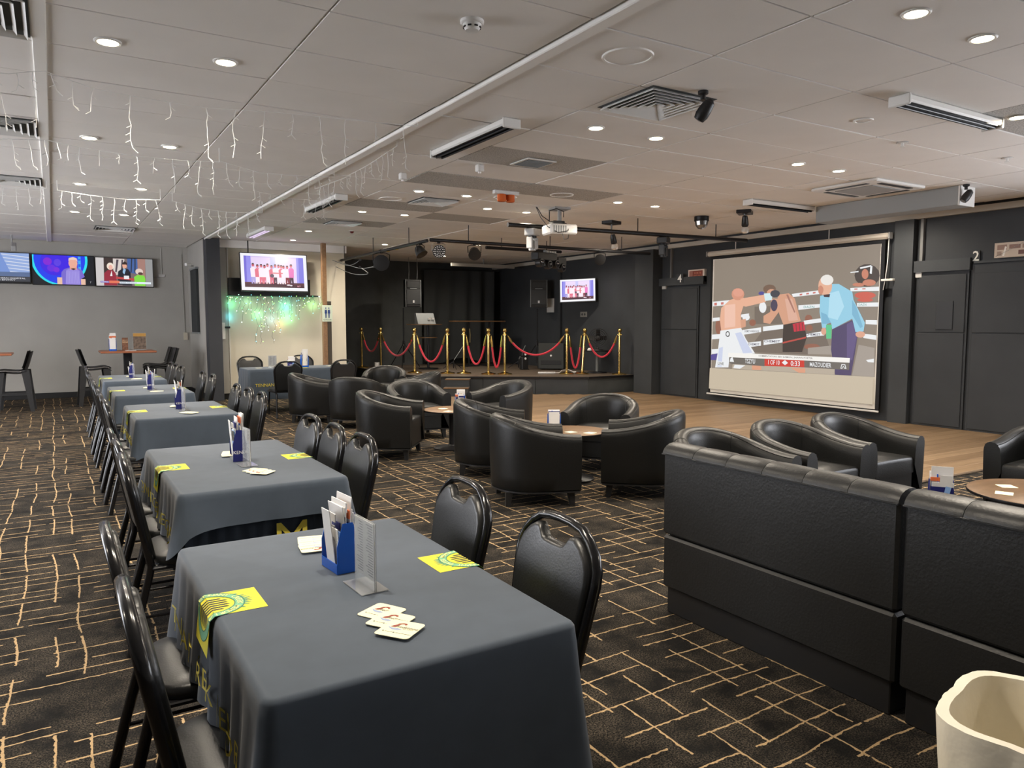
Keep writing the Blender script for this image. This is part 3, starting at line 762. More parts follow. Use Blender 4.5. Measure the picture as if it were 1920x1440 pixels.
# ================================================================== clothed tables
def cloth_table(ti,x0,x1,y0,y1,dropf,drops,name_lb,long_text=True,skirt=True,dropb=None,seed=0,front_text=None):
    zt=.732; rr=random.Random(seed)
    cx,cy=(x0+x1)/2,(y0+y1)/2; hx,hy=(x1-x0)/2,(y1-y0)/2
    tb=thing('folding_table','folding table hidden under the cloth of the '+name_lb,'table',(cx,cy,0),0,'clothed folding tables')
    MB().rb(-hx+.006,hx-.006,-hy+.006,hy-.006,zt-.03,zt-.003,.006).build('table_top',PLAST,tb)
    for sx in (-1,1):
        for sy in (-1,1): MB().tube([(sx*(hx-.12),sy*(hy-.14),zt-.03),(sx*(hx-.12),sy*(hy-.12),.001)],.013,8).build('leg',BLACKM,tb)
    for sy in (-1,1): MB().tube([(-hx+.12,sy*(hy-.128),.3),(hx-.12,sy*(hy-.128),.3)],.010,8).build('cross_bar',BLACKM,tb)
    cl=thing('tablecloth','slate blue cloth draped over the '+name_lb,'tablecloth',(cx,cy,0),0,'slate blue tablecloths')
    # perimeter samples
    rc=.028; per=[]   # (x,y,nx,ny,drop,cornerness)
    if dropb is None: dropb=dropf
    def side(a,b,nx,ny,d):
        n=max(10,int(math.dist(a,b)/.03))
        for k in range(n): per.append((a[0]+(b[0]-a[0])*k/n,a[1]+(b[1]-a[1])*k/n,nx,ny,d,0))
    def corner(c,a0,d0,d1):
        n=7
        for k in range(n):
            a=a0+PI/2*k/n; t=k/n; per.append((c[0]+rc*math.cos(a),c[1]+rc*math.sin(a),math.cos(a),math.sin(a),d0+(d1-d0)*t,math.sin(PI*t)))
    ix,iy=hx-rc,hy-rc
    side((-ix,-hy),(ix,-hy),0,-1,dropf); corner((ix,-iy),-PI/2,dropf,drops)
    side((hx,-iy),(hx,iy),1,0,drops); corner((ix,iy),0,drops,dropb)
    side((ix,hy),(-ix,hy),0,1,dropb); corner((-ix,iy),PI/2,dropb,drops)
    side((-hx,iy),(-hx,-iy),-1,0,drops); corner((-ix,-iy),PI,drops,dropf)
    n=len(per); ph=[rr.uniform(0,6.28) for _ in range(4)]
    # smooth the drop so that the corner points hang lower
    dr=[p[4] for p in per]
    for _ in range(5): dr=[(dr[i-1]+2*dr[i]+dr[(i+1)%n])/4 for i in range(n)]
    cc=[p[5] for p in per]
    for _ in range(26): cc=[(cc[i-1]+2*cc[i]+cc[(i+1)%n])/4 for i in range(n)]
    mx=max(cc); cc=[c/mx for c in cc]
    L=0; run=[]
    for i in range(n):
        run.append(L); L+=math.dist(per[i][:2],per[(i+1)%n][:2])
    def point(i,v):
        x,y,nx,ny,_,_=per[i]; c=cc[i]
        d=dr[i]+.10*c**2*(1 if dropf>.3 else .4)
        s=run[i]
        fold=(math.sin(s*17+ph[0])*.5+math.sin(s*31+ph[1])*.3+math.sin(s*7+ph[2])*.6)
        isside=abs(nx)>.9
        off=.006+v*(.012+.010*fold*v)+ (.055*c*v**1.3) + (.012*v*math.sin(s*46+ph[3]) if isside else 0)
        return (x+nx*off,y+ny*off,zt-d*v)
    vs=[(p[0]-p[2]*.012,p[1]-p[3]*.012,zt) for p in per]+[(p[0]-p[2]*.003,p[1]-p[3]*.003,zt-.003) for p in per]+[(p[0]+p[2]*.004,p[1]+p[3]*.004,zt-.012) for p in per]
    rows=9
    for r in range(1,rows+1): vs+=[point(i,max(.05,r/rows)) for i in range(n)]
    fs=[tuple(range(n))]
    for r in range(rows+2):
        for i in range(n): j=(i+1)%n; fs.append((r*n+i,(r+1)*n+i,(r+1)*n+j,r*n+j))
    MB().add(vs,fs).build('cloth',CLOTH,cl,ang=70)
    # printed emblem on both long edges: yellow field with a green ring and leaf fan, half on top, half over the edge
    def emblem(sgn):
        cyy=.0; R1,R0=.088,.066
        def wrap(u,v,lift):   # u across the table edge (positive = inwards on top), v along y
            if u>=0: return (sgn*(hx+.001-u),v,zt+lift)
            d=-u; return (sgn*(hx+.001+lift+.012*min(1,d/.012)+.022*min(1,d/.2)),v,zt+lift-d)
        mb=MB()
        def patch(poly,lift,m):
            # cut the polygon at the edge so that it folds
            for lo,hi in ((0,9),(-.012,0),(-.06,-.012),(-9,-.06)):
                pl=clip(poly,lo,hi)
                if len(pl)>2: mb.add([wrap(p[0],p[1],lift) for p in pl],[tuple(range(len(pl)))],m)
        def clip(poly,lo,hi):
            out=[]
            def cut(pl,ins,X):
                o=[]
                for i in range(len(pl)):
                    a,b=pl[i-1],pl[i]; ia,ib=ins(a),ins(b)
                    if ia!=ib:
                        t=(X-a[0])/(b[0]-a[0]); o.append((X,a[1]+(b[1]-a[1])*t))
                    if ib: o.append(b)
                return o
            p=cut(poly,lambda p:p[0]>=lo,lo); return cut(p,lambda p:p[0]<=hi,hi) if p else p
        side_=sgn
        def pt(r,a): return (r*math.cos(a),r*math.sin(a))
        patch([(.135,-.085),(.135,.085),(.0,.085),(0,-.085)],.0008,0)
        patch([(-.0001,-.085),(-.0001,.085),(-.11,.085),(-.11,-.085)],.0008,0)
        N=36
        for k in range(N):     # ring
            a,b=2*PI*k/N,2*PI*(k+1)/N
            patch([pt(R1,a),pt(R1,b),pt(R0,b),pt(R0,a)],.0014,1)
            for Ra,Rb in ((R1,R1+.003),(R0-.003,R0)): patch([pt(Ra,a),pt(Rb,a),pt(Rb,b),pt(Ra,b)],.0018,2)
        for a,l,wd in ((-.62,.026,.018),(.62,.026,.018),(-.38,.034,.010),(-.25,.040,.010),(-.12,.044,.010),(0,.046,.010),(.12,.044,.010),(.25,.040,.010),(.38,.034,.010)):
            p0=pt(R1,a-.06); p1=pt(R1,a+.06); p2=pt(R1+l,a*.95); q=pt(R1+l*.55,a-wd*5/.5*.012); q2=pt(R1+l*.55,a+wd*5/.5*.012)
            patch([p0,q,p2,q2,p1],.0016,1); patch([pt(R1,a-.006),p2,pt(R1,a+.006)],.0022,2)
        for k,(v0,u0) in enumerate(((-.045,.030),(-.030,.046),(-.014,.050),(.002,.048),(.018,.050),(.034,.036))):
            patch([(u0,v0),(u0-.006,v0+.008),(-.03,v0+.009),(-.05,v0+.004),(-.05,v0),(-.02,v0)],.0014,3)
        txt='TENNANT CREEK MEMORIAL'
        for k,ch in enumerate(txt):
            if ch==' ': continue
            a=(PI*1.25)*(.5-(k+.5)/len(txt)); rr_=(R1+R0)/2
            if sgn>0: pass
            lm=MB(); text_mb(lm,ch,.021,Matrix.Identity(4),bold=.0004)
            # upright direction points outwards from the ring centre
            for f in lm.f:
                pv=[]
                for i in f:
                    x_,y_,_=lm.v[i]
                    rad=rr_+y_; al=a-x_/rr_
                    if sgn>0: al=-(-a+x_/rr_)
                    pv.append((rad*math.cos(al),rad*math.sin(al)*1.0))
                if sgn<0: pass
                patch(pv,.0020,4)
        # v runs so that the lettering reads from the edge side
        if sgn>0: mb.v=[(x,-y,z) for x,y,z in mb.v]
        o=mb.build('emblem',[YELLOW,GREENP,GREEND,PRINTK,mat('print_pale_yellow',(.75,.78,.30),.7)],cl,smooth=False)
        return o
    if long_text: emblem(-1); emblem(1)
    # lettering along the hanging sides
    def lettering(sgn):
        words='TENNANT CREEK MEMORIAL'.split(); ws=[]
        for wd in words:
            tm=MB(); text_mb(tm,wd,.082,Matrix.Identity(4),sx=.93); x0=min(v[0] for v in tm.v); x1=max(v[0] for v in tm.v); ws.append((tm,x0,x1-x0))
        gap=.045; tot=sum(q[2] for q in ws)+gap*2; k=(2*hy-.10)/tot; cur=-tot/2
        sidx=[i for i in range(n) if abs(per[i][2]-sgn)<1e-6 and abs(per[i][3])<1e-6]
        ys=sorted((per[i][1],i) for i in sidx)
        def at(yv,dz):
            j=0
            while j<len(ys)-2 and ys[j+1][0]<yv: j+=1
            t=max(0,min(1,(yv-ys[j][0])/(ys[j+1][0]-ys[j][0])))
            a,b=[point(ys[q][1],min(1,max(.06,dz/max(.01,dr[ys[q][1]]))))[0] for q in (j,j+1)]
            return a+(b-a)*t+sgn*.0085
        for tm,x0,wd in ws:
            vs=[]
            for x,y,_ in tm.v:
                yv=((cur+x-x0)*k)*sgn; dz=.205-y; vs.append((at(yv,dz),yv,zt-dz))
            MB().add(vs,[tuple(f) for f in tm.f]).build('lettering',GOLDP,cl,smooth=False)
            cur+=wd+gap
    if long_text: lettering(-1); lettering(1)
    if front_text:
        mb=MB()
        s,xo,zo,size=front_text
        text_mb(mb,s,size,T(xo-cx,-hy-.024,zo)@RX(PI/2),align='LEFT'); mb.build('lettering',GOLDP,cl,smooth=False)
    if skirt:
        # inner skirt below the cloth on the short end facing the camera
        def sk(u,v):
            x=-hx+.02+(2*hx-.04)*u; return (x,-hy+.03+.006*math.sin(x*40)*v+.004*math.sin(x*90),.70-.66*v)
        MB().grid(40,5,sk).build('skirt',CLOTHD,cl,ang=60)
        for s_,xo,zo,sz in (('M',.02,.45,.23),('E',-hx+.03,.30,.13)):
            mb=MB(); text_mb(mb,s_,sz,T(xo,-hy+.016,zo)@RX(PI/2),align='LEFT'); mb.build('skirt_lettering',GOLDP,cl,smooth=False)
    return zt
cloth_table(0,.33,1.115,1.50,2.72,.56,.285,'nearest table',seed=1,skirt=False)
cloth_table(1,.445,1.225,3.57,4.97,.165,.285,'second table from the camera',seed=2)
cloth_table(2,.525,1.315,6.55,7.75,.285,.285,'third table from the camera',seed=3,skirt=False)
cloth_table(3,.52,1.29,8.78,10.08,.45,.285,'fourth table from the camera',seed=4,skirt=False)
cloth_table(4,.52,1.27,10.98,12.25,.45,.285,'farthest table of the row',seed=5,skirt=False)
cloth_table(5,2.66,4.42,12.50,13.22,.50,.50,'table by the cream wall',long_text=False,seed=6,skirt=False,front_text=('TENNANT CREEK MEMORIAL',2.75,.47,.075))

# ================================================================== booth seats
def booth(lb,y0,y1):
    o=thing('booth_seat',lb,'booth seat',(2.64,(y0+y1)/2,0),0,'black leather booth seats')
    h=(y1-y0)/2
    MB().rb(0,.14,-h,h,.135,.408,.012).build('lower_back_panel',LEATHER2,o)
    MB().rb(-.004,.14,-h,h,.416,.838,.012).build('upper_back_panel',LEATHER2,o)
    MB().rb(.02,.60,-h+.02,h-.02,.001,.135,.004).build('plinth',PLAST,o)
    # rolled top in stitched pads
    n=max(4,int((y1-y0)/.20)); L=2*h/n
    for k in range(n):
        a=-h+k*L
        def fn(u,v,a=a):
            ang=PI*(1-u)*1.0; pinch=1-.06*abs(2*v-1)**6
            return (.066-.082*math.cos(PI*u)*1.0*pinch, a+.001+(L-.002)*v, .828+.058*math.sin(PI*u)*pinch)
        mb=MB().grid(12,9,fn,flip=True)
        for vv in (0,1): mb.add([fn(u/11,vv) for u in range(12)],[tuple(range(12)) if vv==0 else tuple(range(12))[::-1]])
        mb.build('roll_pad',LEATHER2,o,ang=50)
    MB().tube([(-.014,-h,.83),(-.014,h,.83)],.004,6).build('piping',LEATHER2,o)
    MB().rb(.135,.60,-h+.005,h-.005,.135,.37,.012).build('seat_base',LEATHER2,o)
    MB().rb(.145,.61,-h+.005,h-.005,.37,.45,.03).build('seat_cushion',LEATHER2,o)
    MB().rb(.14,.21,-h+.01,h-.01,.45,.83,.03).build('back_cushion',LEATHER2,o)
booth('high black leather booth bench, left one with its full back showing',1.565,2.82)
booth('high black leather booth bench cut off by the right edge',.29,1.545)
# low side table behind the booth for the leaflet box
o=thing('side_table','low black side table tucked behind the booth','table',(4.18,2.27,0))
MB().rb(-.16,.16,-.16,.16,.43,.46,.005).build('table_top',PLAST,o)
for sx in (-1,1):
    for sy in (-1,1): MB().bx(sx*.13-.015,sx*.13+.015,sy*.13-.015,sy*.13+.015,.001,.43).build('leg',PLAST,o,smooth=False)

# ================================================================== bar tables and stools by the back wall
def bar_table(lb,x0,x1,y0,y1,h=.97):
    o=thing('bar_table',lb,'bar table',((x0+x1)/2,(y0+y1)/2,0),0,'timber topped bar tables'); a,b=(x1-x0)/2,(y1-y0)/2
    MB().rb(-a,a,-b,b,h-.035,h,.008).build('table_top',TOPW,o)
    MB().rb(-.07,.07,-.07,.07,.03,h-.035,.008).build('pedestal',BLACKM,o)
    MB().rb(-.26,.26,-.26,.26,.001,.03,.008).build('base',BLACKM,o)
bar_table('bar table with leaflets on it below the televisions',.70,1.62,15.3,16.1)
bar_table('bar table cut off by the left edge of the picture',-1.7,-.62,15.1,15.9)
def make_stool():
    t=thing('bar_stool','','bar stool')
    # moulded one-piece seat and back, faces +y
    prof=[(.235,.655),(.20,.685),(.12,.690),(-.02,.672),(-.11,.672),(-.165,.70),(-.20,.78),(-.235,.90),(-.265,1.0),(-.272,1.02)]
    def fn(u,v):
        q=v*(len(prof)-1); i=min(int(q),len(prof)-2); f=q-i
        y=prof[i][0]*(1-f)+prof[i+1][0]*f; z=prof[i][1]*(1-f)+prof[i+1][1]*f
        wd=.205-.03*max(0,(v-.55)/.45)**1.5; x=(2*u-1)*wd
        e=(2*u-1)**2
        return (x,y+(.035*e if v>.6 else 0),z+(.02*e if v<.6 else 0))
    mb=MB().grid(11,24,fn,flip=False); 
    mb.grid(11,24,lambda u,v:(fn(u,v)[0],fn(u,v)[1]-(.04 if v>.55 else 0),fn(u,v)[2]-(.045 if v<=.6 else .012)),flip=True)
    mb.build('seat_shell',PLAST,t,ang=60)
    for sx in (-1,1):
        for sy,yt,yb in ((1,.16,.215),(-1,-.19,-.275)):
            vs=[]
            for z,y_,h,xx in ((.001,yb,.030,sx*.215),(.665 if sy>0 else .70,yt,.058,sx*.165)):
                vs+=[(xx-.02,y_-h,z),(xx+.02,y_-h,z),(xx+.02,y_+h,z),(xx-.02,y_+h,z)]
            MB().add(vs,[(3,2,1,0),(4,5,6,7),(0,1,5,4),(1,2,6,5),(2,3,7,6),(3,0,4,7)]).build('leg',PLAST,t,smooth=False)
    MB().rb(-.2,.2,.17,.21,.24,.29,.006).build('foot_rest',PLAST,t)
    MB().rb(-.2,.2,-.255,-.215,.30,.35,.006).build('cross_bar',PLAST,t)
    for s in (-1,1): MB().rb(s*.2-.014,s*.2+.014,-.24,.20,.27,.32,.006).build('side_bar',PLAST,t)
    return t
STL=Stock(make_stool())
for lb,x,y,f in (('black moulded bar stool left of the leaflet bar table',.62,15.5,(1,.05)),('black moulded bar stool right of the leaflet bar table, nearer',1.70,15.35,(-1,0)),('black moulded bar stool right of the leaflet bar table, farther',1.68,15.95,(-1,0)),('black moulded bar stool beside the cut-off bar table',-.62,15.1,(-1,.05))):
    STL.put(lb,(x,y,0),math.atan2(f[1],f[0])-PI/2,'black bar stools')

# ================================================================== waste bin with liner
o=thing('waste_bin','waste bin with cream plastic liner in the bottom right corner','bin',(1.765,.70,0),math.radians(12))
def binf(u,v,r0=.145,r1=.185,z0=.02,z1=.655,w=0,lip=0):
    a=2*PI*u; c,s=math.cos(a),math.sin(a); k=(abs(c)**4+abs(s)**4)**(-1/4)
    r=(r0+(r1-r0)*v)*k+w*math.sin(a*13+v*4)*.0016+w*math.sin(a*29)*.001
    return (r*c,r*s,z0+(z1-z0)*v+ (lip*.0015*math.sin(a*7)))
MB().grid(40,4,lambda u,v:binf(u,v,.148,.176,.02,.63),closed=True).add([binf(k/40,0,.148) for k in range(40)],[tuple(range(40))[::-1]]).build('bucket',GREYP,o,ang=60)
mb=MB().grid(72,10,lambda u,v:binf(u,v,.160,.190,.16,.66,1+2*(1-v),1),closed=True)
mb.grid(72,8,lambda u,v:binf(u,1-v,.135,.168,.12,.66,.3,1),closed=True)
mb.grid(72,2,lambda u,v:binf(u,1,.1,.190-.022*v,.3,.66,1-.7*v,1),closed=True)
mb.add([binf(k/72,0,.135,.168,.12,.66,.3,0) for k in range(72)],[tuple(range(72))])
mb.build('liner',BAG,o,ang=80)
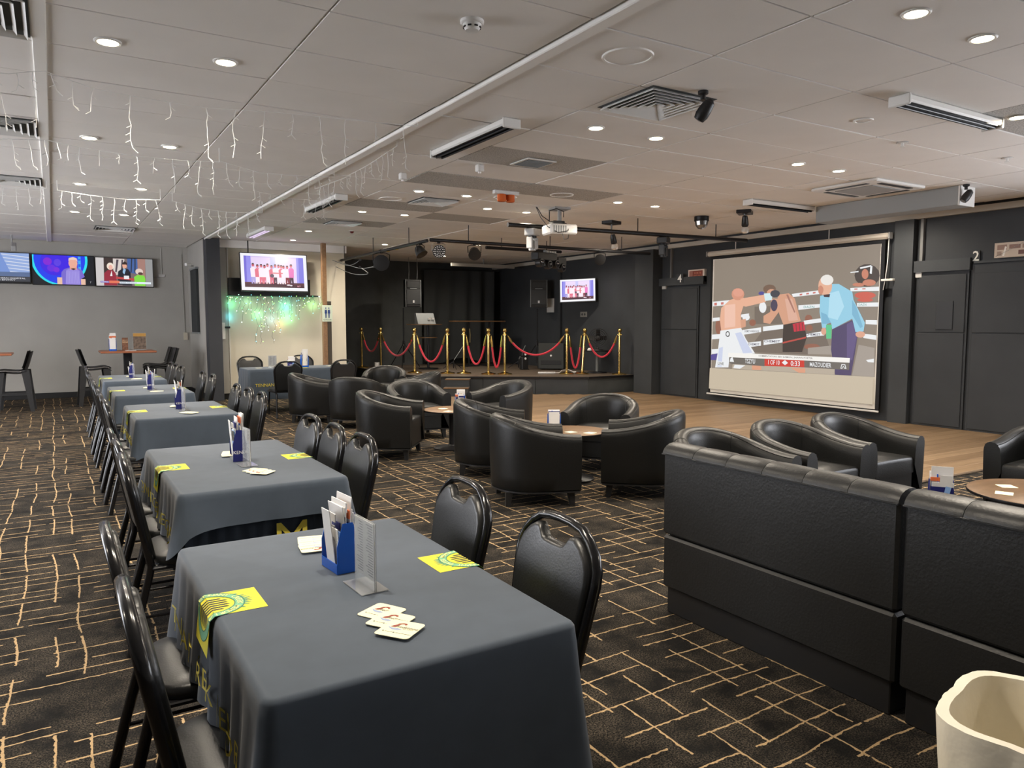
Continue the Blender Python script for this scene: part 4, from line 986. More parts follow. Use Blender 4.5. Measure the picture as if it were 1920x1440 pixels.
SCREEN_LAYERS=[((142,130,117),[(0.011,0.996),(0.999,1.0),(0.994,0.197),(0.004,0.183)]),((120,108,98),[(0.3,0.64),(0.551,0.643),(0.555,0.518),(0.303,0.517)]),((120,108,98),[(0.357,0.471),(0.633,0.51),(0.638,0.316),(0.255,0.316)]),((120,108,98),[(0.602,0.518),(0.707,0.536),(0.756,0.373),(0.638,0.333)]),((150,100,82),[(0.657,0.553),(0.655,0.542),(0.649,0.533),(0.641,0.528),(0.631,0.528),(0.622,0.533),(0.616,0.542),(0.614,0.554),(0.616,0.565),(0.621,0.574),(0.63,0.579),(0.639,0.579),(0.648,0.574),(0.654,0.565)]),((150,100,82),[(0.312,0.527),(0.31,0.517),(0.304,0.508),(0.295,0.504),(0.285,0.504),(0.276,0.508),(0.27,0.516),(0.267,0.527),(0.269,0.537),(0.275,0.545),(0.284,0.55),(0.294,0.55),(0.303,0.545),(0.31,0.537)]),((150,100,82),[(0.661,0.492),(0.659,0.483),(0.654,0.476),(0.646,0.472),(0.637,0.471),(0.629,0.475),(0.623,0.483),(0.621,0.492),(0.623,0.501),(0.628,0.508),(0.636,0.513),(0.645,0.513),(0.653,0.509),(0.658,0.501)]),((150,100,82),[(0.075,0.497),(0.074,0.471),(0.068,0.45),(0.058,0.438),(0.048,0.438),(0.038,0.45),(0.031,0.47),(0.028,0.497),(0.03,0.523),(0.036,0.544),(0.045,0.555),(0.056,0.555),(0.066,0.543),(0.072,0.523)]),((150,100,82),[(0.61,0.35),(0.607,0.341),(0.598,0.334),(0.584,0.33),(0.568,0.329),(0.553,0.332),(0.543,0.338),(0.539,0.347),(0.543,0.356),(0.553,0.363),(0.567,0.367),(0.582,0.368),(0.597,0.365),(0.607,0.358)]),((150,100,82),[(0.704,0.371),(0.7,0.363),(0.688,0.356),(0.67,0.351),(0.65,0.35),(0.631,0.353),(0.618,0.359),(0.614,0.368),(0.618,0.376),(0.631,0.384),(0.649,0.388),(0.669,0.389),(0.687,0.386),(0.7,0.379)]),((165,155,145),[(0.909,0.391),(0.988,0.374),(0.992,0.198),(0.881,0.198)]),((165,155,145),[(0.637,0.36),(0.777,0.382),(0.779,0.323),(0.638,0.32)]),((70,60,56),[(1.0,0.811),(0.995,0.782),(0.979,0.76),(0.954,0.748),(0.927,0.749),(0.901,0.764),(0.882,0.79),(0.875,0.82),(0.881,0.85),(0.898,0.873),(0.922,0.884),(0.95,0.882),(0.975,0.866),(0.993,0.841)]),((200,130,105),[(0.945,0.823),(0.944,0.81),(0.94,0.8),(0.933,0.794),(0.925,0.795),(0.918,0.801),(0.913,0.812),(0.911,0.826),(0.912,0.839),(0.917,0.85),(0.924,0.855),(0.931,0.854),(0.938,0.848),(0.943,0.837)]),((200,130,105),[(0.982,0.769),(0.979,0.76),(0.97,0.754),(0.958,0.751),(0.943,0.751),(0.93,0.756),(0.92,0.764),(0.917,0.773),(0.92,0.781),(0.929,0.788),(0.942,0.791),(0.956,0.79),(0.969,0.785),(0.979,0.778)]),((200,130,105),[(0.927,0.76),(0.924,0.755),(0.916,0.752),(0.904,0.75),(0.891,0.751),(0.879,0.754),(0.87,0.758),(0.867,0.763),(0.87,0.768),(0.878,0.772),(0.89,0.773),(0.903,0.772),(0.916,0.769),(0.924,0.765)]),((236,238,240),[(0.854,0.842),(0.895,0.846),(0.895,0.838),(0.854,0.836)]),((236,238,240),[(0.901,0.867),(0.956,0.876),(0.96,0.868),(0.904,0.857)]),((236,238,240),[(0.953,0.871),(0.963,0.87),(0.961,0.822),(0.951,0.827)]),((205,95,80),[(0.985,0.692),(0.98,0.684),(0.966,0.677),(0.945,0.673),(0.921,0.674),(0.9,0.679),(0.885,0.687),(0.879,0.697),(0.884,0.706),(0.899,0.713),(0.92,0.716),(0.944,0.715),(0.965,0.71),(0.979,0.702)]),((205,95,80),[(0.973,0.665),(0.969,0.66),(0.958,0.656),(0.942,0.655),(0.925,0.655),(0.909,0.658),(0.898,0.662),(0.893,0.667),(0.897,0.672),(0.908,0.676),(0.924,0.677),(0.942,0.677),(0.958,0.674),(0.969,0.67)]),((236,238,240),[(0.003,0.684),(0.144,0.693),(0.145,0.658),(0.004,0.649)]),((236,238,240),[(0.533,0.72),(0.697,0.738),(0.698,0.713),(0.542,0.699)]),((236,238,240),[(0.857,0.743),(0.999,0.744),(1.0,0.718),(0.858,0.722)]),((236,238,240),[(0.006,0.562),(0.06,0.566),(0.061,0.542),(0.006,0.535)]),((236,238,240),[(0.212,0.585),(0.266,0.593),(0.266,0.574),(0.212,0.565)]),((236,238,240),[(0.575,0.643),(0.704,0.648),(0.704,0.626),(0.576,0.612)]),((236,238,240),[(0.894,0.649),(0.999,0.649),(1.0,0.624),(0.895,0.626)]),((236,238,240),[(0.004,0.436),(0.068,0.442),(0.069,0.407),(0.004,0.401)]),((236,238,240),[(0.223,0.474),(0.348,0.494),(0.349,0.461),(0.224,0.438)]),((236,238,240),[(0.361,0.499),(0.49,0.515),(0.491,0.486),(0.362,0.466)]),((236,238,240),[(0.609,0.54),(0.714,0.557),(0.715,0.531),(0.61,0.514)]),((236,238,240),[(0.941,0.544),(0.996,0.543),(0.997,0.515),(0.941,0.519)]),((236,238,240),[(0.004,0.325),(0.065,0.332),(0.066,0.297),(0.005,0.289)]),((236,238,240),[(0.262,0.383),(0.35,0.397),(0.351,0.365),(0.263,0.35)]),((236,238,240),[(0.367,0.405),(0.486,0.422),(0.487,0.392),(0.368,0.37)]),((236,238,240),[(0.627,0.452),(0.727,0.474),(0.728,0.445),(0.627,0.43)]),((236,238,240),[(0.92,0.462),(0.996,0.451),(0.996,0.423),(0.934,0.433)]),((205,120,110),[(0.018,0.675),(0.038,0.676),(0.038,0.656),(0.019,0.655)]),((205,120,110),[(0.067,0.677),(0.087,0.679),(0.087,0.661),(0.068,0.66)]),((205,120,110),[(0.581,0.718),(0.596,0.72),(0.596,0.709),(0.581,0.707)]),((205,120,110),[(0.619,0.722),(0.634,0.724),(0.635,0.714),(0.619,0.712)]),((205,120,110),[(0.657,0.727),(0.672,0.728),(0.672,0.718),(0.657,0.716)]),((205,120,110),[(0.878,0.739),(0.894,0.739),(0.895,0.731),(0.878,0.731)]),((205,120,110),[(0.918,0.738),(0.934,0.738),(0.935,0.731),(0.918,0.731)]),((120,95,80),[(0.437,0.758),(0.433,0.744),(0.423,0.734),(0.407,0.729),(0.388,0.729),(0.372,0.736),(0.36,0.748),(0.356,0.762),(0.359,0.775),(0.371,0.785),(0.387,0.791),(0.405,0.79),(0.421,0.783),(0.433,0.771)]),((214,160,132),[(0.44,0.73),(0.438,0.718),(0.429,0.709),(0.418,0.704),(0.404,0.705),(0.392,0.711),(0.383,0.721),(0.38,0.733),(0.382,0.745),(0.391,0.754),(0.403,0.759),(0.416,0.758),(0.428,0.752),(0.437,0.742)]),((214,160,132),[(0.452,0.719),(0.517,0.725),(0.554,0.688),(0.593,0.536),(0.49,0.513),(0.464,0.582),(0.446,0.655)]),((214,160,132),[(0.411,0.693),(0.453,0.691),(0.459,0.6),(0.407,0.518),(0.364,0.527),(0.363,0.574),(0.405,0.601)]),((222,175,155),[(0.494,0.69),(0.538,0.688),(0.578,0.545),(0.522,0.536)]),((170,120,105),[(0.501,0.717),(0.513,0.718),(0.56,0.598),(0.553,0.594)]),((78,70,90),[(0.451,0.646),(0.449,0.628),(0.443,0.614),(0.435,0.606),(0.425,0.606),(0.416,0.614),(0.41,0.629),(0.407,0.647),(0.409,0.665),(0.415,0.679),(0.423,0.687),(0.433,0.686),(0.442,0.678),(0.448,0.664)]),((85,80,150),[(0.365,0.732),(0.363,0.726),(0.358,0.722),(0.351,0.719),(0.342,0.72),(0.334,0.723),(0.329,0.727),(0.327,0.733),(0.329,0.739),(0.334,0.743),(0.342,0.745),(0.35,0.745),(0.358,0.742),(0.363,0.737)]),((236,238,240),[(0.381,0.634),(0.379,0.617),(0.373,0.603),(0.364,0.596),(0.353,0.596),(0.343,0.604),(0.336,0.618),(0.333,0.635),(0.335,0.652),(0.341,0.665),(0.351,0.673),(0.362,0.672),(0.371,0.664),(0.378,0.651)]),((236,238,240),[(0.274,0.565),(0.271,0.555),(0.265,0.547),(0.255,0.543),(0.243,0.543),(0.233,0.547),(0.226,0.555),(0.223,0.565),(0.225,0.575),(0.232,0.583),(0.242,0.587),(0.254,0.587),(0.264,0.583),(0.271,0.575)]),((66,56,52),[(0.49,0.513),(0.597,0.534),(0.622,0.474),(0.631,0.43),(0.607,0.332),(0.491,0.327),(0.489,0.4)]),((200,50,70),[(0.547,0.518),(0.613,0.534),(0.622,0.476),(0.556,0.466)]),((190,80,70),[(0.49,0.395),(0.627,0.435),(0.627,0.424),(0.49,0.384)]),((140,60,60),[(0.563,0.518),(0.569,0.52),(0.575,0.47),(0.569,0.468)]),((140,60,60),[(0.582,0.522),(0.588,0.524),(0.594,0.474),(0.588,0.472)]),((140,60,60),[(0.6,0.527),(0.606,0.529),(0.612,0.478),(0.606,0.476)]),((232,178,150),[(0.208,0.714),(0.245,0.699),(0.228,0.642),(0.212,0.585),(0.223,0.488),(0.077,0.467),(0.065,0.547),(0.073,0.636),(0.134,0.693)]),((240,195,175),[(0.097,0.655),(0.173,0.663),(0.177,0.498),(0.101,0.487)]),((215,150,125),[(0.234,0.731),(0.23,0.712),(0.218,0.697),(0.2,0.689),(0.181,0.69),(0.162,0.699),(0.15,0.715),(0.145,0.734),(0.149,0.754),(0.161,0.769),(0.179,0.776),(0.198,0.775),(0.216,0.766),(0.229,0.75)]),((225,160,138),[(0.229,0.742),(0.225,0.73),(0.216,0.72),(0.201,0.715),(0.184,0.716),(0.169,0.722),(0.159,0.733),(0.155,0.746),(0.158,0.758),(0.168,0.768),(0.183,0.772),(0.2,0.772),(0.214,0.765),(0.225,0.755)]),((214,160,132),[(0.212,0.546),(0.249,0.555),(0.25,0.498),(0.218,0.488)]),((232,178,150),[(0.209,0.7),(0.368,0.722),(0.378,0.671),(0.247,0.641),(0.21,0.652)]),((212,235,240),[(0.364,0.73),(0.419,0.731),(0.416,0.683),(0.373,0.678)]),((70,70,78),[(0.465,0.724),(0.462,0.714),(0.454,0.705),(0.443,0.701),(0.429,0.701),(0.417,0.706),(0.408,0.716),(0.405,0.727),(0.408,0.738),(0.416,0.747),(0.428,0.751),(0.441,0.75),(0.453,0.745),(0.462,0.736)]),((236,238,240),[(0.072,0.467),(0.218,0.49),(0.252,0.412),(0.317,0.309),(0.219,0.295),(0.144,0.276),(0.136,0.197),(0.039,0.19),(0.06,0.347)]),((205,212,235),[(0.178,0.449),(0.219,0.459),(0.3,0.313),(0.237,0.305)]),((205,212,235),[(0.065,0.337),(0.094,0.348),(0.088,0.199),(0.054,0.196)]),((60,58,60),[(0.141,0.443),(0.14,0.434),(0.136,0.426),(0.13,0.422),(0.123,0.422),(0.117,0.426),(0.112,0.433),(0.111,0.443),(0.112,0.452),(0.116,0.46),(0.122,0.464),(0.129,0.464),(0.135,0.46),(0.139,0.453)]),((236,238,240),[(0.135,0.443),(0.135,0.437),(0.132,0.432),(0.128,0.429),(0.124,0.429),(0.12,0.431),(0.117,0.437),(0.116,0.443),(0.117,0.449),(0.12,0.455),(0.123,0.457),(0.128,0.458),(0.132,0.455),(0.134,0.45)]),((90,80,150),[(0.005,0.284),(0.056,0.297),(0.048,0.246),(0.006,0.244)]),((82,70,105),[(0.774,0.485),(0.877,0.544),(0.907,0.445),(0.897,0.337),(0.881,0.198),(0.797,0.196),(0.771,0.357)]),((100,86,130),[(0.85,0.519),(0.877,0.536),(0.904,0.445),(0.885,0.295),(0.857,0.293)]),((150,205,228),[(0.762,0.773),(0.801,0.771),(0.872,0.718),(0.88,0.668),(0.941,0.527),(0.936,0.474),(0.896,0.469),(0.877,0.552),(0.774,0.485),(0.766,0.527),(0.744,0.519),(0.738,0.489),(0.719,0.493),(0.702,0.596),(0.702,0.7),(0.731,0.707)]),((178,222,240),[(0.753,0.715),(0.802,0.729),(0.833,0.628),(0.801,0.544),(0.75,0.561)]),((125,180,208),[(0.873,0.668),(0.895,0.626),(0.932,0.503),(0.919,0.494),(0.876,0.577)]),((125,180,208),[(0.709,0.596),(0.742,0.579),(0.766,0.527),(0.737,0.519),(0.719,0.519)]),((230,178,150),[(0.766,0.761),(0.763,0.734),(0.753,0.712),(0.738,0.701),(0.722,0.701),(0.706,0.714),(0.695,0.737),(0.69,0.765),(0.693,0.792),(0.703,0.814),(0.718,0.825),(0.735,0.824),(0.75,0.81),(0.761,0.788)]),((236,232,226),[(0.772,0.798),(0.769,0.784),(0.76,0.772),(0.746,0.767),(0.731,0.768),(0.716,0.775),(0.706,0.787),(0.702,0.803),(0.705,0.817),(0.715,0.828),(0.729,0.834),(0.744,0.833),(0.758,0.825),(0.768,0.813)]),((205,140,115),[(0.72,0.737),(0.718,0.725),(0.715,0.715),(0.709,0.709),(0.702,0.71),(0.696,0.716),(0.692,0.726),(0.69,0.739),(0.691,0.751),(0.695,0.761),(0.701,0.767),(0.707,0.766),(0.713,0.76),(0.718,0.75)]),((70,55,60),[(0.72,0.706),(0.757,0.71),(0.754,0.689),(0.725,0.692)]),((220,165,140),[(0.945,0.456),(0.943,0.447),(0.937,0.44),(0.927,0.436),(0.917,0.436),(0.907,0.439),(0.9,0.446),(0.897,0.455),(0.899,0.463),(0.906,0.47),(0.915,0.474),(0.926,0.474),(0.936,0.471),(0.943,0.464)]),((220,165,140),[(0.744,0.471),(0.743,0.461),(0.739,0.453),(0.733,0.448),(0.727,0.448),(0.721,0.452),(0.717,0.461),(0.715,0.471),(0.716,0.482),(0.72,0.49),(0.726,0.495),(0.732,0.495),(0.738,0.49),(0.742,0.482)]),((96,196,140),[(0.741,0.514),(0.772,0.514),(0.772,0.425),(0.745,0.424)]),((185,172,155),[(0.169,0.224),(0.796,0.234),(0.797,0.196),(0.165,0.189)]),((222,160,130),[(0.302,0.223),(0.363,0.224),(0.364,0.194),(0.303,0.192)]),((222,160,130),[(0.547,0.223),(0.633,0.225),(0.634,0.196),(0.595,0.193)]),((236,238,240),[(0.183,0.22),(0.257,0.22),(0.221,0.193),(0.174,0.195)]),((236,238,240),[(0.955,0.299),(0.994,0.309),(0.994,0.286),(0.965,0.287)]),((246,243,238),[(0.136,0.306),(0.874,0.307),(0.873,0.277),(0.136,0.273)]),((112,106,100),[(0.144,0.273),(0.384,0.275),(0.385,0.223),(0.169,0.224),(0.145,0.23)]),((112,106,100),[(0.626,0.277),(0.873,0.277),(0.873,0.231),(0.628,0.231)]),((206,62,52),[(0.384,0.275),(0.626,0.277),(0.628,0.231),(0.385,0.225)]),((236,238,240),[(0.154,0.267),(0.168,0.275),(0.179,0.24),(0.149,0.24)]),((236,238,240),[(0.832,0.266),(0.851,0.267),(0.859,0.238),(0.848,0.238),(0.842,0.25),(0.837,0.237),(0.827,0.237)]),((236,238,240),[(0.493,0.255),(0.512,0.273),(0.531,0.255),(0.513,0.238)]),((236,238,240),[(0.058,0.237),(0.11,0.238),(0.111,0.21),(0.058,0.207)]),((96,88,84),[(0.836,0.261),(0.848,0.262),(0.853,0.244),(0.849,0.244),(0.842,0.257),(0.836,0.243),(0.831,0.242)]),((200,186,164),[(0.004,0.183),(0.994,0.197),(0.997,0.03),(0.0,0.027)])]
SCREEN_TEXT=[('TSZYU', 0.289, 0.252, 0.068, 0.033,(236, 238, 240)),('1 OF 10', 0.444, 0.253, 0.072, 0.033,(236, 238, 240)),('0:33', 0.575, 0.253, 0.055, 0.034,(236, 238, 240)),('MAZOUDIER', 0.719, 0.254, 0.118, 0.029,(236, 238, 240)),('COMMENTATORS: BEN DAMON | SHAWN PORTER', 0.51, 0.292, 0.329, 0.014,(120, 112, 108)),('CHEMIST WAREHOUSE', 0.294, 0.466, 0.097, 0.015,(110, 105, 110)),('CHEMIST', 0.311, 0.374, 0.075, 0.017,(90, 85, 100)),('CHEMIST', 0.429, 0.398, 0.101, 0.016,(90, 85, 100)),('CHEMIST', 0.672, 0.45, 0.082, 0.015,(90, 85, 100)),('DAZN', 0.928, 0.638, 0.039, 0.015,(120, 170, 165)),('DAZN', 0.644, 0.63, 0.061, 0.016,(120, 170, 165)),('LIVE', 0.085, 0.222, 0.043, 0.02,(70, 66, 64))]
# ================================================================== flat pictures for screens and prints
def ell(cx,cy,rx,ry,n=14): return [(cx+rx*math.cos(2*PI*k/n),cy+ry*math.sin(2*PI*k/n)) for k in range(n)]
def rect(x0,y0,x1,y1): return [(x0,y0),(x1,y0),(x1,y1),(x0,y1)]
def picture(name,parent,W,H,layers,texts=(),k=1.0,loc=(0,0,0),rot=(0,0,0),lit=True,step=.0005):
    'layers of flat colour, local x right, z up, facing -y; (0,0) is the lower left corner'
    mb=MB(); mats=[]; idx={}
    def mi(c):
        if c not in idx:
            idx[c]=len(mats); mats.append(emit(c,k) if lit else mat('ink_%02x%02x%02x'%c,lin(c),.6))
        return idx[c]
    last=None; d=0.0
    for c,poly in layers:
        d+=step*.25 if c==last else step; last=c
        area=sum(poly[i-1][0]*poly[i][1]-poly[i][0]*poly[i-1][1] for i in range(len(poly)))
        if area<0: poly=poly[::-1]
        mb.add([(u*W,-d,v*H) for u,v in poly],[tuple(range(len(poly)))],mi(c))
    d+=step
    for s,u,v,wd,ht,c in texts:
        tm=MB(); text_mb(tm,s,1.0,Matrix.Identity(4),bold=.01)
        x0=min(p[0] for p in tm.v); x1=max(p[0] for p in tm.v); y0=min(p[1] for p in tm.v); y1=max(p[1] for p in tm.v)
        mb.add([(u*W+((p[0]-(x0+x1)/2)/(x1-x0))*wd*W,-d,v*H+((p[1]-(y0+y1)/2)/(y1-y0))*ht*H) for p in tm.v],tm.f,mi(c))
    return mb.build(name,mats,parent,loc,rot,smooth=False)
def tv(lb,W,H,loc,rot,layers,texts=(),k=1.0,bez=.012,group=None):
    o=thing('television',lb,'television',loc,0,group,rot)
    MB().rb(-W/2-bez,W/2+bez,.004,.05,-H/2-bez-.008,H/2+bez,.004).build('housing',PLAST,o)
    for a,b,c,d in ((-W/2-bez,W/2+bez,H/2,H/2+bez),(-W/2-bez,W/2+bez,-H/2-bez-.008,-H/2),(-W/2-bez,-W/2,-H/2,H/2),(W/2,W/2+bez,-H/2,H/2)): MB().bx(a,b,-.004,.006,c,d).build('bezel',PLAST,o,smooth=False)
    MB().bx(-.12,.12,.05,.09,-.12,.12).build('wall_mount',BLACKM,o,smooth=False)
    picture('screen_picture',o,W,H,layers,texts,k,(-W/2,.003,-H/2))
    return o
# ------------------------------------------------ three televisions on the back wall
SKN=(226,176,150)
L1=[((150,175,225),rect(0,.2,1,1))]
for q in range(7): L1.append(((210,220,240),[(0,.9-q*.1),(.5,.98-q*.1),(.5,.955-q*.1),(0,.87-q*.1)])); L1.append(((215,222,240),[(.55,.97-q*.11),(1,.88-q*.11),(1,.85-q*.11),(.55,.945-q*.11)]))
L1+=[((120,150,215),[(.42,1),(.56,1),(.72,.25),(.55,.25)]),((90,110,150),rect(0,.2,1,.36)),((40,45,60),[(.34,.25),(.40,.25),(.42,.52),(.34,.52)]),((235,215,60),[(.27,.45),(.44,.42),(.45,.52),(.36,.6),(.28,.54)]),((60,70,85),[(.40,1),(.42,1),(.44,.52),(.42,.52)]),((60,62,70),rect(0,.04,1,.21)),((180,184,190),rect(0,.0,.4,.03))]
tv('television at the left edge showing a grey stadium scene',1.03,.56,(-.86,YB-.11,2.53),(0,0,0),L1,[('FREE ENTRY / NORTHERN HOSPITAL',.48,.15,.9,.045,(235,235,240)),('PHONE NOW 08 ENTRY',.40,.09,.75,.045,(235,235,240))],.95,group='televisions on the back wall')
def arc_disc(): return [p for p in [(.56+.60*math.cos(2*PI*k/40)-.10,.80+.95*math.sin(2*PI*k/40)) for k in range(40)]]
def clipbox(poly):
    for ax,s,lim in ((0,1,0),(0,-1,-1),(1,1,0),(1,-1,-1)):
        o=[]
        for i in range(len(poly)):
            a,b=poly[i-1],poly[i]; ia=a[ax]*s>=lim; ib=b[ax]*s>=lim
            if ia!=ib:
                t=(lim/s-a[ax])/(b[ax]-a[ax]); o.append((a[0]+(b[0]-a[0])*t,a[1]+(b[1]-a[1])*t))
            if ib: o.append(b)
        poly=o
    return poly
def disc(cx,cy,rx,ry): return clipbox(ell(cx,cy,rx,ry,40))
L2=[((12,16,26),rect(0,0,1,1)),((40,220,235),disc(.44,.86,.46,.90)),((28,60,235),disc(.44,.88,.42,.86)),((60,30,225),disc(.36,.75,.24,.45)),((130,30,210),disc(.24,.78,.07,.13)),((100,40,220),disc(.30,.55,.07,.12)),((90,60,225),disc(.40,.75,.06,.12)),((120,40,215),disc(.38,.50,.05,.09)),((60,170,240),rect(.74,.50,.785,.98)),((25,90,235),rect(.745,.62,.78,.72)),((25,90,235),rect(.745,.84,.78,.90)),
 ((120,105,205),[(.44,.0),(.46,.42),(.50,.52),(.60,.60),(.72,.60),(.80,.50),(.84,.28),(.78,.2),(.78,0)]),((150,135,220),[(.52,.0),(.54,.5),(.62,.58),(.70,.58),(.76,.48),(.76,.0)]),((232,190,165),rect(.385,0,.465,.24)),((232,190,165),rect(.775,0,.85,.2)),((228,160,140),[(.60,.52),(.71,.52),(.72,.66),(.60,.66)]),((235,170,150),ell(.655,.74,.075,.16)),((236,205,190),[(.58,.82),(.59,.92),(.66,.96),(.72,.92),(.735,.8),(.70,.86),(.62,.86)]),((70,40,40),[(.61,.55),(.66,.50),(.70,.55),(.66,.57)])]
for q in range(9): L2.append(((170,160,230),[(.53+q*.026,.05),(.537+q*.026,.05),(.545+q*.024,.46),(.538+q*.024,.46)]))
tv('television showing a man in a patterned shirt on blue',1.03,.56,(.22,YB-.11,2.52),(0,0,0),L2,[('7',.935,.09,.022,.06,(190,190,195))],1.0,group='televisions on the back wall')
L3=[((120,105,105),rect(0,0,1,1)),((205,200,200),[(0,0),(.13,0),(.14,1),(0,1)]),((60,48,46),[(.14,.3),(.30,.3),(.30,1),(.14,1)]),((215,205,200),[(.30,.4),(.50,.4),(.50,.98),(.30,.98)]),((80,70,80),[(.33,.5),(.36,.5),(.40,.95),(.36,.95)]),((80,70,80),[(.43,.5),(.46,.5),(.48,.95),(.45,.95)]),((70,100,160),[(.55,.5),(.73,.45),(.73,1),(.55,1)]),((40,45,60),[(.60,.5),(.62,.5),(.64,1),(.62,1)]),((40,45,60),[(.67,.5),(.69,.5),(.70,1),(.68,1)]),((165,125,115),[(.73,.2),(.86,.2),(.87,1),(.73,1)]),((150,150,150),[(.87,.0),(1,0),(1,1),(.87,1)]),
 ((150,40,60),[(.13,.02),(.14,.45),(.20,.56),(.30,.56),(.34,.45),(.36,.02)]),((240,226,210),ell(.25,.70,.062,.13)),((236,180,165),ell(.255,.66,.036,.09)),((240,240,240),[(.24,.35),(.28,.35),(.27,.55)]),((28,30,44),[(.37,.05),(.38,.52),(.46,.64),(.56,.62),(.60,.5),(.60,.05)]),((150,190,225),[(.46,.5),(.49,.42),(.52,.6),(.48,.64)]),((228,170,145),ell(.50,.74,.04,.10)),((50,38,36),[(.455,.80),(.50,.90),(.545,.84),(.545,.72),(.53,.78),(.47,.78)]),
 ((190,70,70),[(.34,.26),(.70,.20),(.70,.28),(.34,.34)]),((130,220,70),[(.67,.02),(.66,.34),(.72,.42),(.84,.40),(.86,.28),(.86,.02)]),((225,205,195),ell(.755,.54,.07,.11)),((90,60,55),ell(.775,.47,.045,.05)),((235,235,240),rect(.48,.26,.57,.38)),((230,120,90),rect(.22,.10,.40,.19)),((120,110,190),rect(.07,.11,.22,.17)),((225,235,245),rect(.40,.09,.96,.16)),((40,40,50),rect(.45,.02,.62,.08))]
tv('television showing people seated at a news desk',1.03,.56,(1.285,YB-.11,2.51),(0,0,0),L3,[('AFTER THE BREAK',.56,.125,.3,.03,(120,130,150)),('SUNRISE',.145,.14,.12,.04,(225,225,240))],1.0,group='televisions on the back wall')
# ------------------------------------------------ group photograph shown on two televisions
def group_photo():
    L=[((244,244,250),rect(0,0,1,1)),((214,196,240),rect(.05,.09,.95,.93)),((232,214,246),rect(.16,.2,.84,.9)),((196,196,244),rect(.44,.5,.52,.92)),((120,110,215),rect(.05,.2,.085,.93)),((150,145,235),rect(.085,.2,.15,.93)),((130,125,225),rect(.86,.2,.95,.93)),((160,155,238),rect(.84,.2,.875,.93)),((70,30,48),rect(.05,.085,.95,.22)),((95,45,60),[(.05,.22),(.95,.2),(.95,.16),(.05,.19)])]
    ppl=[(.18,.69,'w','b'),(.245,.66,'r','w'),(.30,.67,'w','r'),(.35,.65,'w','r'),(.395,.69,'w','w'),(.455,.65,'r','r'),(.51,.68,'w','k'),(.56,.67,'w','w'),(.60,.66,'r','w'),(.635,.65,'w','w'),(.69,.65,'w','m'),(.75,.69,'p','k')]
    C={'w':(250,235,245),'r':(226,110,135),'b':(175,165,225),'k':(70,35,60),'m':(130,30,55),'p':(235,120,190)}
    for q,(x,h,s,l) in enumerate(ppl):
        L.append((C[l],[(x-.03,.18),(x-.008,.18),(x,.30),(x+.008,.18),(x+.032,.18),(x+.03,.42),(x-.03,.42)]))
        L.append((C[s],[(x-.036,.36),(x+.036,.36),(x+.042,h-.10),(x+.018,h-.06),(x-.018,h-.06),(x-.042,h-.10)]))
        L.append(((215,110,120) if q%3 else (205,90,105),ell(x,h-.005,.019,.045,10))); L.append(((60,25,40),[(x-.019,h+.01),(x-.012,h+.045),(x+.012,h+.045),(x+.019,h+.01)]))
    L+=[((225,120,130),rect(.47,.46,.62,.49)),((90,70,95),ell(.455,.40,.03,.05)),((235,225,235),ell(.70,.155,.03,.02)),((235,225,235),ell(.74,.145,.02,.018))]
    for q in range(9): L.append(((235,190,120),ell(.2+.06*q,.2+.01*(q%3),.006,.01,6)))
    return L
tv('large white-bordered television on the cream wall, tilted down',1.27,.715,(3.74,15.02,2.47),(math.radians(-6),math.radians(0),0),group_photo(),[('NT',.86,.125,.05,.04,(250,170,190))],1.0,group='televisions showing a group photograph')
_tv=tv('smaller tilted television on the dark wall right of the stage',.80,.50,(10.16,13.75,2.22),(math.radians(-5),math.radians(-2),math.radians(-46)),group_photo(),[('NT',.86,.125,.05,.04,(250,170,190))],1.0,group='televisions showing a group photograph')
MB().tube([(0,.08,0),(.03,.25,0),(.127,.419,.03)],.02,8).build('swivel_arm',BLACKM,_tv)
# black panel behind the cream wall television
o=thing('sound_shelf','long black shelf and board behind the cream wall television','shelf',(3.72,15.32,2.20)); MB().rb(-.80,.80,-.02,.03,-.16,.16,.006).build('board',PLAST,o); MB().rb(-.80,.92,-.16,.03,-.19,-.16,.005).build('shelf',PLAST,o)
MB().tube([(-.45,-.2,.6),(-.45,-.2,.87)],.012,8).build('hanger_pole',BLACKM,o)

# ------------------------------------------------ projection screen
o=thing('projection_screen','large pull-down projection screen showing a boxing match','projection screen',(10.43,9.93,.2),-PI/2)
SW,SH=3.29,2.45
MB().rb(-.06,SW+.06,.004,.014,-.02,SH+.05,.002).build('black_border',BLACKM,o)
MB().rb(-.14,SW+.12,-.035,.055,SH+.06,SH+.15,.03).build('roller_case',mat('roller_case_cream',(.58,.53,.46),.5),o)
for a in (-.15,SW+.12): MB().rb(a,a+.022,-.04,.06,SH+.055,SH+.155,.01).build('end_cap',GREYP,o)
MB().rb(-.09,SW+.06,-.012,.018,-.045,-.018,.006).build('bottom_bar',METW,o)
MB().bx(0,SW,.0005,.0035,0,SH).build('fabric',mat('screen_fabric',(.7,.68,.64),.7),o,smooth=False)
picture('projected_picture',o,SW,SH,SCREEN_LAYERS,SCREEN_TEXT,.98,(0,0,0),step=.0006)
MB().tube(smooth([(SW+.13,-.02,SH+.06),(SW+.125,-.03,SH-.3),(SW+.09,-.02,SH-.55),(SW+.04,.02,SH-.72)]),.006,6).build('cable',METW,o)
for a in (.5,SW-.9): MB().tube([(a,.03,SH+.15),(a,.03,SH+.30)],.008,6).build('hanger',METW,o)

